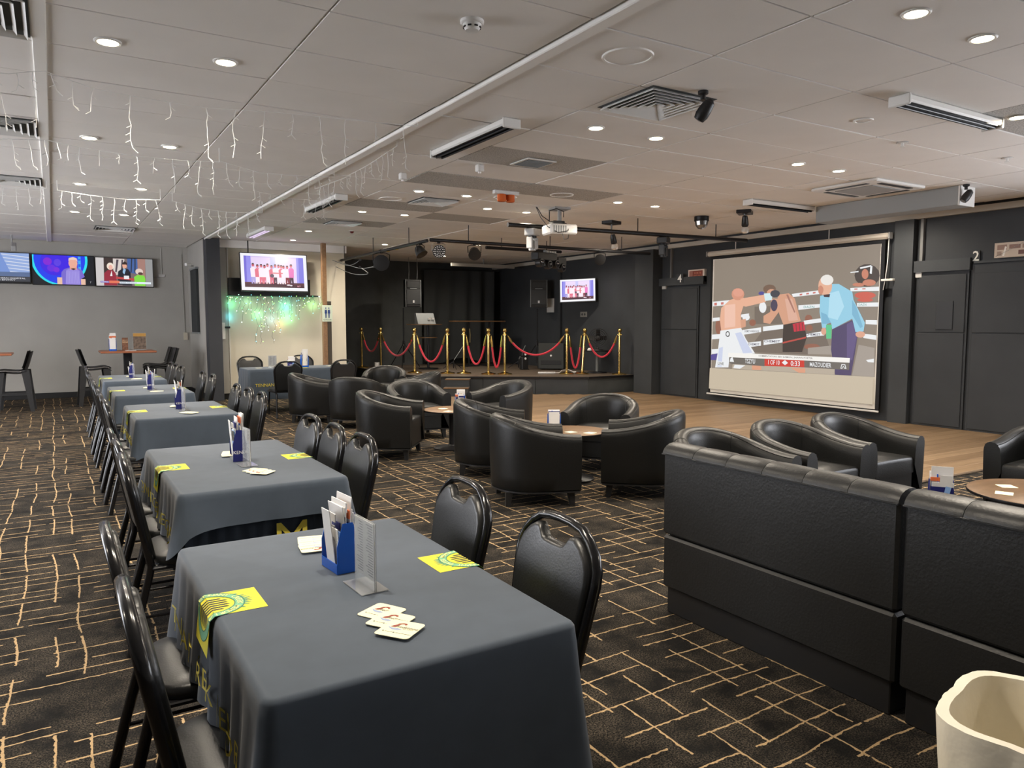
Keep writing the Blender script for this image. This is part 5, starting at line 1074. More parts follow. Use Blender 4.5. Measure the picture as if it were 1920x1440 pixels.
# ------------------------------------------------ signs and plates on the right wall
def rplate(name,lb,cat,y0,y1,z0,z1,m,t=.02,x=XR,layers=None,texts=()):
    o=thing(name,lb,cat,(x,y1,z0),-PI/2)
    MB().rb(0,y1-y0,-t,-.0005,0,z1-z0,.003).build('plate',m,o)
    if layers: picture('print',o,y1-y0,z1-z0,layers,texts,loc=(0,-t-.0006,0),lit=False)
    elif texts: picture('print',o,y1-y0,z1-z0,[],texts,loc=(0,-t-.0006,0),lit=False)
    return o
rplate('number_sign','white numeral 4 fixed beside a small red sign','sign',10.72,10.90,2.26,2.44,WDARK2,.012,XR-.09,texts=[('4',.5,.5,.62,.85,(235,235,232))])
rplate('exit_box','small red framed notice box left of the projection screen','sign',10.20,10.62,2.26,2.50,METW,.06,layers=[((206,190,178),rect(0,0,1,1)),((120,56,46),rect(.07,.1,.9,.9)),((150,100,88),rect(.09,.12,.28,.88))],texts=[('SORTIE',.6,.72,.45,.16,(190,120,96)),('EXIT ONLY',.6,.48,.5,.16,(190,120,96)),('OPEN',.62,.24,.4,.1,(210,150,120))])
rplate('number_sign','white numeral 2 on the dark header beside the plastic wrapped sign','sign',5.30,5.40,2.31,2.45,WDARK,.012,XR-.012,texts=[('2',.5,.5,.8,.95,(225,224,215))])
o=rplate('wrapped_sign','long sign box wrapped in clear plastic on the right wall','sign',4.55,5.10,2.33,2.52,METW,.07,layers=[((198,182,166),rect(0,0,1,1)),((150,122,110),rect(.06,.52,.27,.86)),((140,112,102),rect(.32,.56,.56,.84)),((150,122,110),rect(.60,.56,.93,.84)),((110,78,72),rect(.52,.16,.92,.44)),((160,138,124),rect(.06,.14,.16,.42)),((235,228,220),[(.18,.1),(.22,.1),(.27,.7),(.23,.75)]),((235,228,220),[(.7,.55),(.82,.58),(.74,.7)])])
MB().tube([(.02,-.075,.02),(.2,-.078,.1),(.35,-.076,.18),(.53,-.075,.03)],.004,5).build('plastic_fold',ACRY,o)
rplate('notice_holder','black blank notice holder on the dark door','sign',5.60,5.83,1.40,1.79,PLAST,.012,XR-.045)
rplate('sensor_box','small grey sensor box on the header by pillar','sensor',6.06,6.15,2.13,2.24,SOCK,.05)
rplate('sensor_box','small grey sensor box above the door by the stage pillar','sensor',11.25,11.36,2.16,2.26,SOCK,.05)
o=rplate('wall_ledge','thin white ledge beside the projection screen','bracket',6.42,6.60,2.10,2.13,TRIMW,.06,XR-.10)
rplate('wall_socket','double wall socket plate below the stage television','socket',13.90,14.15,1.62,1.74,SOCK,.012,layers=[((128,126,120),rect(0,0,1,1)),((50,50,50),ell(.3,.5,.12,.25,8)),((50,50,50),ell(.7,.5,.12,.25,8))])
rplate('wall_socket','tall socket plate beside the stage pillar','socket',12.02,12.16,1.72,2.02,SOCK,.02,layers=[((150,148,142),rect(0,0,1,1)),((25,25,25),ell(.5,.72,.3,.14,10)),((90,90,90),rect(.25,.1,.75,.4))])
rplate('junction_box','grey panel box between speaker and stage television','socket',15.15,15.45,1.74,2.08,SOCK,.02,XR-.06)
# ------------------------------------------------ back wall bits
def bplate(name,lb,cat,x0,x1,z0,z1,m,t,y=YB):
    o=thing(name,lb,cat,((x0+x1)/2,y,z0)); MB().rb(-(x1-x0)/2,(x1-x0)/2,-t,-.0005,0,z1-z0,.003).build('plate',m,o); return o
o=bplate('wall_socket','grey wall socket right of the news desk television','socket',1.92,2.04,2.44,2.50,SOCK,.02); MB().tube([(0,-.008,.06),(0,-.008,.60)],.008,6).build('conduit',SOCK,o); MB().tube([(-.06,-.02,.0),(-.2,-.03,-.02),(-.3,-.03,.0)],.005,5).build('cable',GREYM,o)
o=bplate('switch_box','cream switch box with conduit in the wall corner','socket',2.36,2.44,1.12,1.28,mat('cream_plate',(.55,.50,.40),.5),.03); MB().tube([(-.01,-.01,.15),(-.03,-.01,1.80)],.010,6).build('conduit',WGREY,o)
o=thing('wall_screen','narrow folded dark screen hung on the return wall','wall hanging',(2.488,16.3,1.30),-PI/2); MB().rb(-.35,.35,-.05,-.001,0,1.25,.006).build('panel',BFAB,o); MB().rb(-.38,.38,-.06,-.001,1.25,1.29,.004).build('top_rail',GREYM,o); MB().rb(-.36,.36,-.055,-.001,-.03,0,.004).build('bottom_rail',GREYM,o)
o=thing('spot_fixture','small grey camera on a bracket above the left televisions','camera',(-.58,16.4,HC)); MB().tube([(0,0,0),(0,0,-.12),(.02,-.05,-.17)],.012,8).build('bracket',GREYP,o); MB().rb(-.04,.04,-.10,.06,-.05,.05,.01,M=T(.03,-.07,-.21)@RX(.5)).build('body',GREYP,o)
o=thing('small_camera','small grey camera on the return wall','camera',(2.488,16.5,2.64)); MB().tube([(0,0,0),(-.08,-.02,0)],.012,8).build('arm',GREYP,o); MB().rb(-.07,.05,-.035,.035,-.03,.03,.008,M=T(-.1,-.03,.02)@RZ(.5)).build('body',METW,o)
o=thing('light_switch','white switch strip on the frame beside the column','socket',(2.80,15.30,1.33)); MB().rb(-.035,.035,-.02,-.001,-.16,.16,.004).build('plate',METW,o); MB().rb(.03,.13,-.035,-.02,.05,.09,.006).build('plug',BLACKM,o)
# ------------------------------------------------ timber post with the toilet sign
o=thing('timber_post','tall brown timber post at the end of the clothed far table','post',(4.68,14.9,0)); MB().rb(-.045,.045,-.045,.045,.0,HC,.004).build('post',POSTW,o,smooth=False)
o=thing('steel_post','dark steel channel bolted to the timber post','post',(4.775,14.93,0)); MB().rb(-.045,.045,-.04,.04,.0,1.92,.004).build('channel',mat('dark_bronze',(.075,.062,.045),.5),o,smooth=False); MB().bx(-.03,.03,-.06,-.04,1.7,1.85).build('bracket',BLACKM,o,smooth=False)
o=thing('toilet_sign','green-white restroom sign with two blue figures on the post','sign',(4.72,14.85,1.51))
MB().rb(-.105,.105,-.008,0,0,.33,.002).build('board',mat('sign_pale',(.62,.70,.56),.5),o)
FIG=[]
for cx in (.36,.66):
    FIG+=[((30,60,120),ell(cx,.82,.05,.05,10)),((30,60,120),[(cx-.10,.72),(cx+.10,.72),(cx+.12,.5),(cx+.06,.5),(cx+.055,.22),(cx+.01,.22),(cx,.45),(cx-.01,.22),(cx-.055,.22),(cx-.06,.5),(cx-.12,.5)])]
FIG.append(((30,60,120),[(.53,.5),(.79,.5),(.70,.70),(.62,.70)]))
picture('print',o,.21,.33,FIG,[('RESTROOMS',.5,.11,.8,.05,(60,90,80))],loc=(-.105,-.009,0),lit=False)

# ------------------------------------------------ colour-changing fairy-light curtain
o=thing('fairy_light_curtain','multicoloured fairy-light curtain hanging under the cream wall television','string lights',(3.72,15.13,2.0))
rf=random.Random(11); bulbs={}
bc=[(210,255,235),(120,255,170),(120,225,255),(255,225,190),(235,245,255),(170,255,120)]
spots=[]
for k in range(26):
    x=-.84+k*1.80/25+rf.uniform(-.02,.02); L=rf.choice((.25,.4,.55,.7,.35,.5))*(.6 if abs(x)>.62 else 1.15)*(1.15 if -.4<x<.15 else .75)
    path=[(x,0,.0)]; n=max(4,int(L/.07))
    for q in range(1,n+1):
        path.append((x+rf.uniform(-.025,.025)+.02*math.sin(q),rf.uniform(-.012,.012),-L*q/n))
    MB().tube(path,.0022,4).build('strand',GREEND if k%2 else BLACKM,o)
    for q in range(n+1):
        if q%2==0 or rf.random()<.4: bulbs.setdefault(rf.randrange(6),[]).append((path[q][0]+rf.uniform(-.02,.02),path[q][1]-.012,path[q][2]+rf.uniform(-.03,.03)))
MB().tube([(-.88,0,.01),(-.4,-.01,.0),(0,0,.01),(.5,-.01,0),(.98,0,.01)],.004,5).build('lead_wire',GREEND,o)
for k,ps in bulbs.items():
    mb=MB()
    for p in ps: mb.lathe([(0,-.007),(.0055,-.004),(.007,0),(.0055,.004),(0,.007)],6,p)
    b=mb.build('bulbs',emit(bc[k],5),o); b['kind']='stuff'
for x,z,c,e in ((-.75,-.15,(.15,1,.45),1.6),(-.78,-.4,(.1,.8,1),1.2),(-.25,-.35,(.2,1,.45),1.8),(.02,-.45,(.5,.75,1),1.0),(.30,-.2,(.1,1,.75),2.2),(.33,-.42,(.15,1,.35),2.2),(.18,-.55,(1,.45,.15),.8),(.85,-.15,(.3,1,.3),1.4),(-.45,-.1,(.4,1,.6),.9)):
    l=bpy.data.lights.new('bulb_glow','POINT'); l.energy=e*.42; l.color=c; l.shadow_soft_size=.03
    q=bpy.data.objects.new('bulb_glow',l); COL.objects.link(q); q.parent=o; q.location=(x,.13,z)

# ------------------------------------------------ white icicle light strings under the ceiling
ICE=mat('icicle_white',(.82,.82,.80),.5)
def icicles(lb,pts,n,length,seed,r=.0035):
    r*=.62
    ri=random.Random(seed)
    o=thing('icicle_lights',lb,'string lights',(0,0,0),0,'white icicle light strings')
    P=[Vector(p) for p in pts]
    def at(t):
        q=t*(len(P)-1); i=min(int(q),len(P)-2); return P[i].lerp(P[i+1],q-i)
    MB().tube([tuple(at(k/24)) for k in range(25)],r,5).build('lead_wire',ICE,o)
    for e in (P[0],P[-1]): MB().tube([tuple(e),(e.x,e.y,HC+.001)],r,5).build('hook',ICE,o)
    for k in range(n):
        p=at((k+.5)/n); L=length*ri.choice((.45,.7,1.0,1.0,.3)); m=max(3,int(L/.045)); path=[tuple(p)]; mb=MB()
        x,y=p.x,p.y
        for q in range(1,m+1):
            x+=ri.uniform(-.012,.012); y+=ri.uniform(-.006,.006); path.append((x,y,p.z-L*q/m))
            if ri.random()<.6:
                s=ri.choice((-1,1)); mb.tube([path[-1],(x+s*.028,y,path[-1][2]-.018)],r*.9,4)
        mb.tube(path,[r]*(m+1),5)
        if ri.random()<.5:
            e=path[-1]; mb.tube([e,(e[0]+.03,e[1],e[2]-.03)],r,4); 
        mb.build('icicle',ICE,o)
icicles('faint white icicle light string nearest the camera, upper left',[(-.9,5.5,3.02),(-.2,5.5,2.97),(0.01,5.5,3.03),(.3,5.5,2.96),(.9,5.5,2.94),(1.4,5.5,2.98),(1.9,5.5,3.0),(2.5,5.5,3.03)],18,.33,1)
icicles('bright drooping icicle light string, middle left',[(-.9,7.3,3.0),(-.3,7.3,2.95),(.02,7.3,2.98),(.25,7.3,2.95),(.65,7.3,2.925),(1.05,7.3,2.93),(1.35,7.3,2.95)],17,.29,2,.005)
icicles('icicle light string running on to the ceiling rail',[(1.35,7.3,2.96),(1.75,7.5,2.93),(2.2,7.6,2.96),(2.55,7.7,3.0)],9,.26,3)
icicles('short drooping icicle string over the middle tables, left',[(.1,9.9,2.97),(.4,9.9,2.94),(.8,9.9,2.925),(1.15,9.9,2.95)],10,.27,4,.0055)
icicles('short drooping icicle string over the middle tables, right',[(1.28,9.9,2.95),(1.6,10.0,2.90),(1.95,10.1,2.89),(2.4,10.2,2.93)],10,.30,5,.0055)
icicles('icicle string hanging along the main ceiling rail',[(2.62,8.6,3.02),(2.62,7.6,2.98),(2.62,6.9,2.99),(2.62,6.2,3.03)],15,.22,6,.003)
icicles('icicle string crossing to the strip heater',[(2.0,8.9,2.99),(2.4,9.0,2.95),(2.85,9.1,2.97),(3.0,9.2,3.02)],9,.2,7,.003)
icicles('faint icicle string across the left edge, farther back',[(-.9,9.9,3.0),(-.4,9.9,2.95),(.0,9.9,2.98)],7,.24,8,.004)

# ================================================================== things on the clothed tables
ZT=.7335
def make_coaster():
    o=thing('beer_coaster','','coaster')
    pl=[]
    for cx,cy,a0 in ((.038,.038,0),(-.038,.038,PI/2),(-.038,-.038,PI),(.038,-.038,1.5*PI)):
        for k in range(4): a=a0+PI/2*k/3; pl.append((cx+.010*math.cos(a),cy+.010*math.sin(a)))
    MB().prism(pl,0,.0016).build('card',CREAMC,o,smooth=False)
    mb=MB(); z=.0018
    # rust figure, pale blue wave, name
    fig=[(-.030,.004),(-.026,.014),(-.020,.020),(-.018,.028),(-.008,.034),(.002,.033),(.006,.027),(.003,.022),(-.002,.027),(-.008,.026),(-.012,.020),(-.014,.012),(-.018,.004)]
    mb.add([(x,y,z) for x,y in fig],[tuple(range(len(fig)))],0)
    wv=[(-.036,.004),(-.022,.0),(-.006,.001),(.008,-.003),(-.002,-.010),(-.018,-.010),(-.028,-.004)]
    mb.add([(x,y,z+.0001) for x,y in wv],[tuple(range(len(wv)))[::-1]],1)
    text_mb(mb,'Redstone',.0165,T(.014,.010,z+.0003),2,shear=.25); text_mb(mb,'REAL ESTATE',.005,T(.022,.001,z+.0003),2)
    for x,w in ((-.034,.024),(-.004,.044)):
        mb.lathe([(0,0),(.0026,0)],8,(x,-.024,z),2); mb.bx(x+.005,x+.005+w,-.0248,-.0236,z,z+.0001,2)
    mb.build('print',[REDP,BLUEP,PRINTK],o,smooth=False)
    return o
CO=Stock(make_coaster())
def coasters(tn,x,y,rz,lift=0,ks=('bottom','middle','top'),dx=.022,dy=-.075,rev=False):
    for k,w_ in enumerate(ks):
        CO.put('cream coaster, %s of three %s'%(w_,tn),(x+dx*k,y+dy*k,ZT+.0026*k),rz+(.06*k-.05),'cream beer coasters')
def brochure(name,lb,x,y,z,rz,blue=True,menu=True,tall=1.0,simple=False):
    'open-fronted plastic leaflet box with cards standing in it'
    o=thing('leaflet_holder',lb,'leaflet holder',(x,y,z),rz,'leaflet holders'); rb_=random.Random(hash(lb)%1000)
    rb_=random.Random(len(lb)*7+int(x*100)); w,d,h=.060,.036,.155*tall
    pm=BLUEH if blue else ACRY
    side=[(-d,0),(d,0),(d,h*.55),(d*.45,h),(-d*.45,h),(-d,h*.62)]
    for s in (-1,1): MB().prism(side,s*w-.0015,s*w+.0015,'x').build('side_panel',pm if blue else NAVY,o,smooth=False)
    MB().bx(-w,w,-d,d,0,.004).build('floor_panel',pm,o,smooth=False)
    MB().bx(-w,w,-.0015,.0015,.004,h*.98).build('divider',pm,o,smooth=False)
    MB().bx(-w,w,-d-.001,-d+.002,0,.03).build('front_lip',pm,o,smooth=False); MB().bx(-w,w,d-.002,d+.001,0,.03).build('back_lip',pm,o,smooth=False)
    mm=[WHITEP,NAVY,LBLUE,WHITEP,ORANGP,WHITEP]
    for k in range(9):
        yy=-d+.006+k*(2*d-.012)/8; hh=(.13+.075*rb_.random()+(.03 if 2<k<6 else 0))*tall; ww=w*.92*rb_.choice((.9,1,.55)); xo=rb_.uniform(-1,1)*(w-ww)
        c=MB().bx(xo-ww,xo+ww,-.0012,.0012,.006,hh,0,M=T(0,yy,0)@RX(rb_.uniform(-.16,.12)))
        c.bx(xo-ww,xo+ww,-.0016,.0016,hh*.80,hh*.93,1,M=T(0,yy,0)@RX(0))
        c.bx(xo-ww*.8,xo+ww*.8,-.0016,.0016,hh*.50,hh*.74,2,M=T(0,yy,0)); c.build('leaflet',[WHITEP if k%3 else mm[k%6],mm[(k+1)%6],(NAVY,LBLUE,GREYP)[k%3]],o,smooth=False)
    if not blue:
        mb=MB(); text_mb(mb,'KENO',.026,T(-w-.0035,0,.05)@RZ(-PI/2)@RX(PI/2)); mb.build('logo',WHITEP,o,smooth=False)
        mb=MB(); text_mb(mb,'KENO',.026,T(0,-d-.0035,.055)@RX(PI/2)); 
        MB().bx(-w*.95,w*.95,-d-.002,-d-.001,.03,h*.75).build('navy_card',NAVY,o,smooth=False); mb.build('logo',WHITEP,o,smooth=False)
        MB().bx(-.014,.014,-d-.004,-d-.003,.012,.115,M=T(.012,0,0)@RY(.18)).build('slip',LBLUE,o,smooth=False)
    MB().tube([(.01,.005,.02),(.014,.002,.19*tall)],.0035,6).build('pencil',GOLDP,o)
    MB().tube([(-.012,-.004,.02),(-.02,-.006,.185*tall)],.0035,6).build('pencil',BLUEH,o)
    return o
def menu_stand(lb,x,y,z,rz):
    o=thing('menu_stand',lb,'menu stand',(x,y,z),rz,'acrylic menu stands')
    MB().rb(-.07,.07,-.042,.042,0,.003,.001).build('base',ACRY,o)
    MB().bx(-.07,.07,-.0035,-.0015,.003,.20).build('panel',ACRY,o,smooth=False); MB().bx(-.07,.07,.0015,.0035,.003,.20).build('panel',ACRY,o,smooth=False)
    MB().bx(-.068,.068,-.0006,.0006,.03,.197).build('menu_sheet',WHITEP,o,smooth=False)
    rm=random.Random(5)
    mb=MB()
    for side_ in (-1,1):
        for k in range(20):
            zz=.186-k*.0076; a=rm.uniform(.03,.05)
            mb.bx(-.060,-.060+a,side_*.0012-.0001,side_*.0012+.0001,zz,zz+.0028); mb.bx(.010,.010+rm.uniform(.02,.045),side_*.0012-.0001,side_*.0012+.0001,zz,zz+.0028)
    p=mb.build('menu_print',mat('print_grey',(.16,.16,.17),.7),o,smooth=False)
    return o
TBL=[('on the nearest table',.33,1.115,1.50,2.72),('on the second table',.445,1.225,3.57,4.97),('on the third table',.525,1.315,6.55,7.75),('on the fourth table',.52,1.29,8.78,10.08),('on the farthest table of the row',.52,1.27,10.98,12.25)]
HP=[(.735,2.23),(.85,4.32),(.93,7.2),(.92,9.45),(.90,11.6)]
for k,(w_,x0,x1,y0,y1) in enumerate(TBL):
    hx_,hy_=HP[k]
    brochure('h',('bright blue leaflet holder ' if k==0 else 'navy and clear leaflet holder ')+w_,hx_,hy_,ZT,(PI/2+.08 if k==0 else PI/2-.05),blue=(k==0),tall=1.0 if k==0 else 1.12)
    menu_stand('clear acrylic menu stand '+w_,hx_+.008,hy_-.20+(.02 if k else 0),ZT,math.radians(93))
    if k==0: coasters('before the menu stand '+w_,.71,1.82,math.radians(-58),dx=-.004,dy=-.07)
    elif k<3: coasters('before the leaflets '+w_,hx_+.01,hy_-.36,.75,dx=.008,dy=-.05)
    else:
        o=MB().lathe([(0,0),(.07,0),(.07,.002),(0,.002)],20).build('table_mat',CREAMC,None,(hx_+.03,hy_-.33,ZT)); tag(o,'round cream mat beside the leaflets '+w_,'coaster','round cream mats')
    coasters('behind the leaflets '+w_,hx_-.02+.03,hy_+(.34 if k==0 else .26),PI-.2,dx=-.012,dy=-.055)
# far table by the cream wall
brochure('h','bright blue leaflet holder on the far table by the cream wall',3.63,12.72,ZT,0.1,blue=True,tall=1.35)
brochure('h','pale leaflet holder on the far table by the cream wall',3.38,12.62,ZT,-.1,blue=False,tall=.9)
menu_stand('clear menu stand on the far table by the cream wall',3.15,12.95,ZT,.1)
square_coaster_card('pale coaster at the right end of the far table',4.1,12.85,ZT,.3); square_coaster_card('pale coaster at the left end of the far table',2.9,12.85,ZT,.1)
o=MB().bx(-.08,.08,0,.10,0,.001).build('printed_patch',YELLOW,None,(3.55,12.50,ZT)); tag(o,'yellow printed patch on the edge of the far table','patch')
# lounge tables
brochure('h','bright blue leaflet holder on the near round table',4.06,5.86,.4705,-.5,blue=True,tall=1.0)
brochure('h','bright blue leaflet holder on the middle round table',4.12,7.92,.4705,-.5,blue=True,tall=1.0)
brochure('h','blue and white leaflet holder behind the booth',4.275,2.30,.4605,-.95,blue=False,tall=.95)
square_coaster_card('white coaster on the near round table, front',4.22,5.50,.4705,.3); square_coaster_card('white coaster on the near round table, back',4.10,5.64,.4705,.1)
square_coaster_card('white coaster on the middle round table, front',3.86,7.72,.4705,.3); square_coaster_card('white coaster on the middle round table, back',3.92,7.98,.4705,.1)
for k,(dx,dy,rz) in enumerate(((-.24,.13,.4),(-.27,-.06,.1),(-.02,.22,.9),(-.05,-.20,.5))): square_coaster_card('white coaster on the round table behind the booth, %s'%('far left','near left','far right','near right')[k],5.04+dx,2.08+dy,.4805,rz)
o=MB().lathe([(0,0),(.04,0),(.04,.002),(0,.002)],16).build('beer_coaster',GREENP,None,(5.06,2.02,.4805)); tag(o,'round green coaster on the round table behind the booth','coaster')
# bar table leaflets
brochure('h','blue leaflet holder on the bar table',.92,15.68,.9705,0,blue=True,tall=1.45)
o=thing('menu_card','small brown menu card standing on the bar table','menu card',(1.13,15.75,.9705)); MB().bx(-.05,.05,-.01,.01,0,.24).build('card',mat('brown_print',(.20,.09,.05),.6,var=.5,vscale=30),o,smooth=False); MB().bx(-.048,.048,-.0115,-.01,.14,.2).build('photo_band',mat('tan_print',(.36,.22,.13),.6,var=.5,vscale=40),o,smooth=False)
o=thing('poster_stand','brown and gold poster stand on the bar table','menu card',(1.38,15.78,.9705)); MB().bx(-.115,.115,-.004,.004,0,.33).build('panel',ACRY,o,smooth=False); MB().bx(-.108,.108,-.007,-.0045,.02,.32).build('poster',mat('poster_brown',(.14,.10,.075),.6,var=.6,vscale=22),o,smooth=False); MB().bx(-.108,.108,-.008,-.0072,.26,.32).build('gold_band',mat('poster_gold',(.48,.26,.06),.6),o,smooth=False); MB().bx(-.09,.09,-.05,.03,0,.004).build('base',ACRY,o,smooth=False)
o=MB().rb(-.09,.09,-.06,.06,0,.008,.002).build('paper_stack',WHITEP,None,(1.2,15.5,.9705)); tag(o,'small stack of white paper on the bar table','paper')

# ================================================================== stage: rope barrier
ZS=.3841
def make_post():
    o=thing('stanchion','','barrier post')
    MB().lathe([(.158,0),(.160,.010),(.150,.020),(.10,.030),(.05,.042),(.032,.05),(.03,.065)],28).build('base',BRASS,o)
    MB().tube([(0,0,.05),(0,0,.87)],.026,14).build('pole',BRASS,o)
    MB().lathe([(.026,.82),(.036,.83),(.036,.87),(.03,.885),(.02,.895),(.025,.905),(.042,.92),(.05,.945),(.042,.972),(.02,.988),(0,.99)],20).build('finial',BRASS,o)
    for a in range(4): MB().tube([(.034*math.cos(a*PI/2),.034*math.sin(a*PI/2),.85),(.052*math.cos(a*PI/2),.052*math.sin(a*PI/2),.86),(.052*math.cos(a*PI/2),.052*math.sin(a*PI/2),.84)],.005,6).build('hook',BRASS,o)
    return o
PO=Stock(make_post())
PP=[(6.44,17.6),(6.60,16.75),(6.78,15.2),(7.30,14.62),(7.60,14.42),(7.93,13.92),(8.23,13.74),(9.44,13.15),(9.72,12.97),(10.30,12.42)]
on=['first','second','third','fourth','fifth','sixth','seventh','eighth','ninth','tenth']
for k,(x,y) in enumerate(PP): PO.put('brass rope barrier post on the stage, %s from the left'%on[k],(x,y,ZS),0,'brass barrier posts',rot=(0,math.radians(4) if k==8 else 0,0))
def rope(k,i,j,sag):
    a=Vector(PP[i]+(ZS+.83,)); b=Vector(PP[j]+(ZS+.83,)); d=(b-a).normalized()
    if j==8: b=b+Vector((.05,0,0))
    if i==8: a=a+Vector((.05,0,0))
    a=a+d*.06; b=b-d*.06
    o=thing('barrier_rope','red velvet barrier rope on the stage, %s from the left'%on[k],'rope',tuple(a),0,'red velvet ropes')
    L=b-a; pts=[]
    for q in range(25):
        t=q/24; pts.append(L*t+Vector((0,0,-sag*(1-(2*t-1)**2)**.85)))
    MB().tube([tuple(p) for p in pts[1:-1]],.021,10).build('rope',ROPE,o)
    for e,f in ((0,2),(-1,-3)): MB().tube([tuple(pts[e]),tuple(pts[e].lerp(pts[f],.5)),tuple(pts[f])],[.010,.024,.025],10).build('end_sleeve',BRASS,o)
for k,(i,j,s) in enumerate(((0,1,.42),(1,2,.48),(2,3,.58),(4,5,.62),(5,6,.68),(6,7,.42),(7,8,.70),(8,9,.46))): rope(k,i,j,s)

# ------------------------------------------------ stage equipment
def loudspeaker(lb,x,y,z,rz,s=1.0):
    o=thing('loudspeaker',lb,'loudspeaker',(x,y,z),rz,'stage loudspeakers')
    MB().prism([(-.20,-.15),(.20,-.15),(.13,.15),(-.13,.15)],0,.66).build('cabinet',PLAST,o,smooth=False)
    MB().rb(-.18,.18,-.165,-.15,.06,.42,.006).build('grille',mat('speaker_grille',(.030,.032,.034),.6),o)
    MB().rb(-.17,.17,-.162,-.15,.46,.62,.01).build('horn',mat('speaker_horn',(.018,.019,.020),.5),o)
    MB().rb(-.09,.09,-.168,-.165,.44,.455,.001).build('horn_lip',GREYM,o)
    MB().rb(-.022,.022,-.170,-.165,.10,.16,.002).build('badge',mat('badge_silver',(.62,.62,.62),.3),o)
    MB().rb(-.16,.16,-.16,-.149,.015,.045,.004).build('bass_port',SKIRT,o)
    for a in (-.2,.2): MB().bx(a-.006,a+.006,-.155,-.145,0,.66).build('edge_rib',GREYM,o,smooth=False)
def tripod(lb,x,y,z,h,rz=0):
    o=thing('speaker_stand',lb,'stand',(x,y,z),rz,'tripod speaker stands')
    MB().tube([(0,0,.12),(0,0,h)],.018,10).build('pole',BLACKM,o)
    MB().lathe([(.032,.55),(.034,.6),(.03,.66)],12).build('collar',BLACKM,o)
    for k in range(3):
        a=2*PI*k/3; MB().tube([(.02*math.cos(a),.02*math.sin(a),.58),(.42*math.cos(a),.42*math.sin(a),.012)],.011,8).build('leg',BLACKM,o)
    MB().tube([(0,-.03,.62),(.06,-.06,.62)],.008,6).build('knob',CHROME,o)
tripod('tripod stand under the left stage loudspeaker',7.30,17.0,ZS,1.46); loudspeaker('black loudspeaker left on the stage',7.50,17.0,1.87,.0)
tripod('tripod stand under the right stage loudspeaker',10.12,15.35,ZS,1.44); loudspeaker('black loudspeaker right on the stage, by curtain',10.15,15.35,1.86,-.5)
for sx in (7.40,7.62):
    o=thing('hanging_cable','thin cable above the left stage loudspeaker, %s'%('left' if sx<7.5 else 'right'),'cable',(sx+.05,17.0,2.535)); MB().tube([(0,0,0),(.01,0,.2),(0,0,HC-2.535)],.006,5).build('cable',GREYM,o)
o=thing('equipment_rack','two-tier round timber stand with mixer on the stage','stand',(7.55,16.35,ZS))
for r,h,xo in ((.43,1.07,0),(.22,.76,.1)): MB().lathe([(0,h-.02),(r,h-.02),(r,h),(0,h)],28,(xo,0,0)).build('shelf',ROUNDW,o)
MB().tube([(.1,0,.02),(.1,0,1.05)],.03,10).build('column',BLACKM,o); MB().lathe([(.24,0),(.24,.015),(.05,.03)],20,(.1,0,0)).build('base',BLACKM,o)
o=thing('audio_mixer','grey mixing desk on the round stage stand','mixer',(7.58,16.35,ZS+1.071)); MB().prism([(-.10,0),(.10,0),(.12,.26),(.04,.26)],-.23,.23,'x').build('case',GREYM,o,smooth=False)
for k in range(7): MB().bx(-.21+k*.032,-.198+k*.032,-.105,-.085,.04,.22,M=RX(-.45)@T(0,.03,0)).build('fader_strip',GREYP,o,smooth=False)
for k in range(2): MB().bx(.05+k*.09,.12+k*.09,-.07,-.05,.12,.15).build('display',WHITEP,o,smooth=False)
o=thing('keyboard_table','long thin timber shelf table at the back of the stage','table',(9.25,16.8,ZS)); MB().rb(-.72,.72,-.2,.2,1.12,1.15,.006).build('table_top',ROUNDW,o)
for s in (-.25,.35): MB().tube([(s,0,.02),(s,0,1.12)],.025,8).build('leg',BLACKM,o); MB().rb(s-.2,s+.2,-.2,.2,0,.02,.004).build('foot',BLACKM,o)
MB().tube([(-.25,-.03,.95),(-.24,-.05,.8),(-.25,-.05,.6)],.015,6).build('strap',mat('tan_strap',(.25,.2,.1),.7),o)
o=thing('guitar_amplifier','dark square amplifier cabinet by the stage wall','amplifier',(10.05,14.6,ZS),-.75); MB().rb(-.30,.30,-.16,.16,.02,.62,.01).build('cabinet',mat('amp_tolex',(.035,.038,.038),.7),o); MB().rb(-.24,.24,-.168,-.16,.12,.22,.003).build('control_slot',PLAST,o); MB().lathe([(.025,0),(.02,.012),(0,.014)],10,(.0,-.165,.33),ax='-y').build('knob',WHITEP,o)
for s in (-1,1): MB().rb(s*.24-.03,s*.24+.03,-.05,.05,0,.02,.003).build('foot',PLAST,o)
o=thing('cable_reel','tangle of black gear beside the amplifier','gear',(9.45,14.9,ZS)); MB().rb(-.09,.09,-.07,.07,0,.30,.02).build('case',PLAST,o); MB().rb(-.09,.09,-.07,.07,.31,.44,.02).build('upper_case',PLAST,o)
for z in (.36,.26): MB().lathe([(.03,0),(.025,.01),(0,.012)],8,(.0,-.072,z),ax='-y').build('dial',WHITEP,o)
MB().tube([(-.09,0,.1),(-.14,-.05,.02),(-.05,-.12,.01),(.08,-.1,.01)],.008,5).build('cable',PLAST,o)
o=thing('round_stand_table','small dark round table with fan at the stage right corner','table',(10.24,13.12,ZS)); MB().lathe([(0,.47),(.28,.47),(.28,.495),(0,.495)],28).build('table_top',BLACKM,o); MB().tube([(0,0,.02),(0,0,.47)],.03,10).build('pedestal',GREYM,o); MB().lathe([(.22,0),(.21,.018),(.04,.03)],20).build('base',BLACKM,o)
o=thing('desk_fan','black round desk fan standing on the dark stage table','fan',(10.26,13.12,ZS+.4955),-.6)
MB().lathe([(.12,0),(.11,.02),(.03,.03),(.02,.08)],20).build('base',PLAST,o)
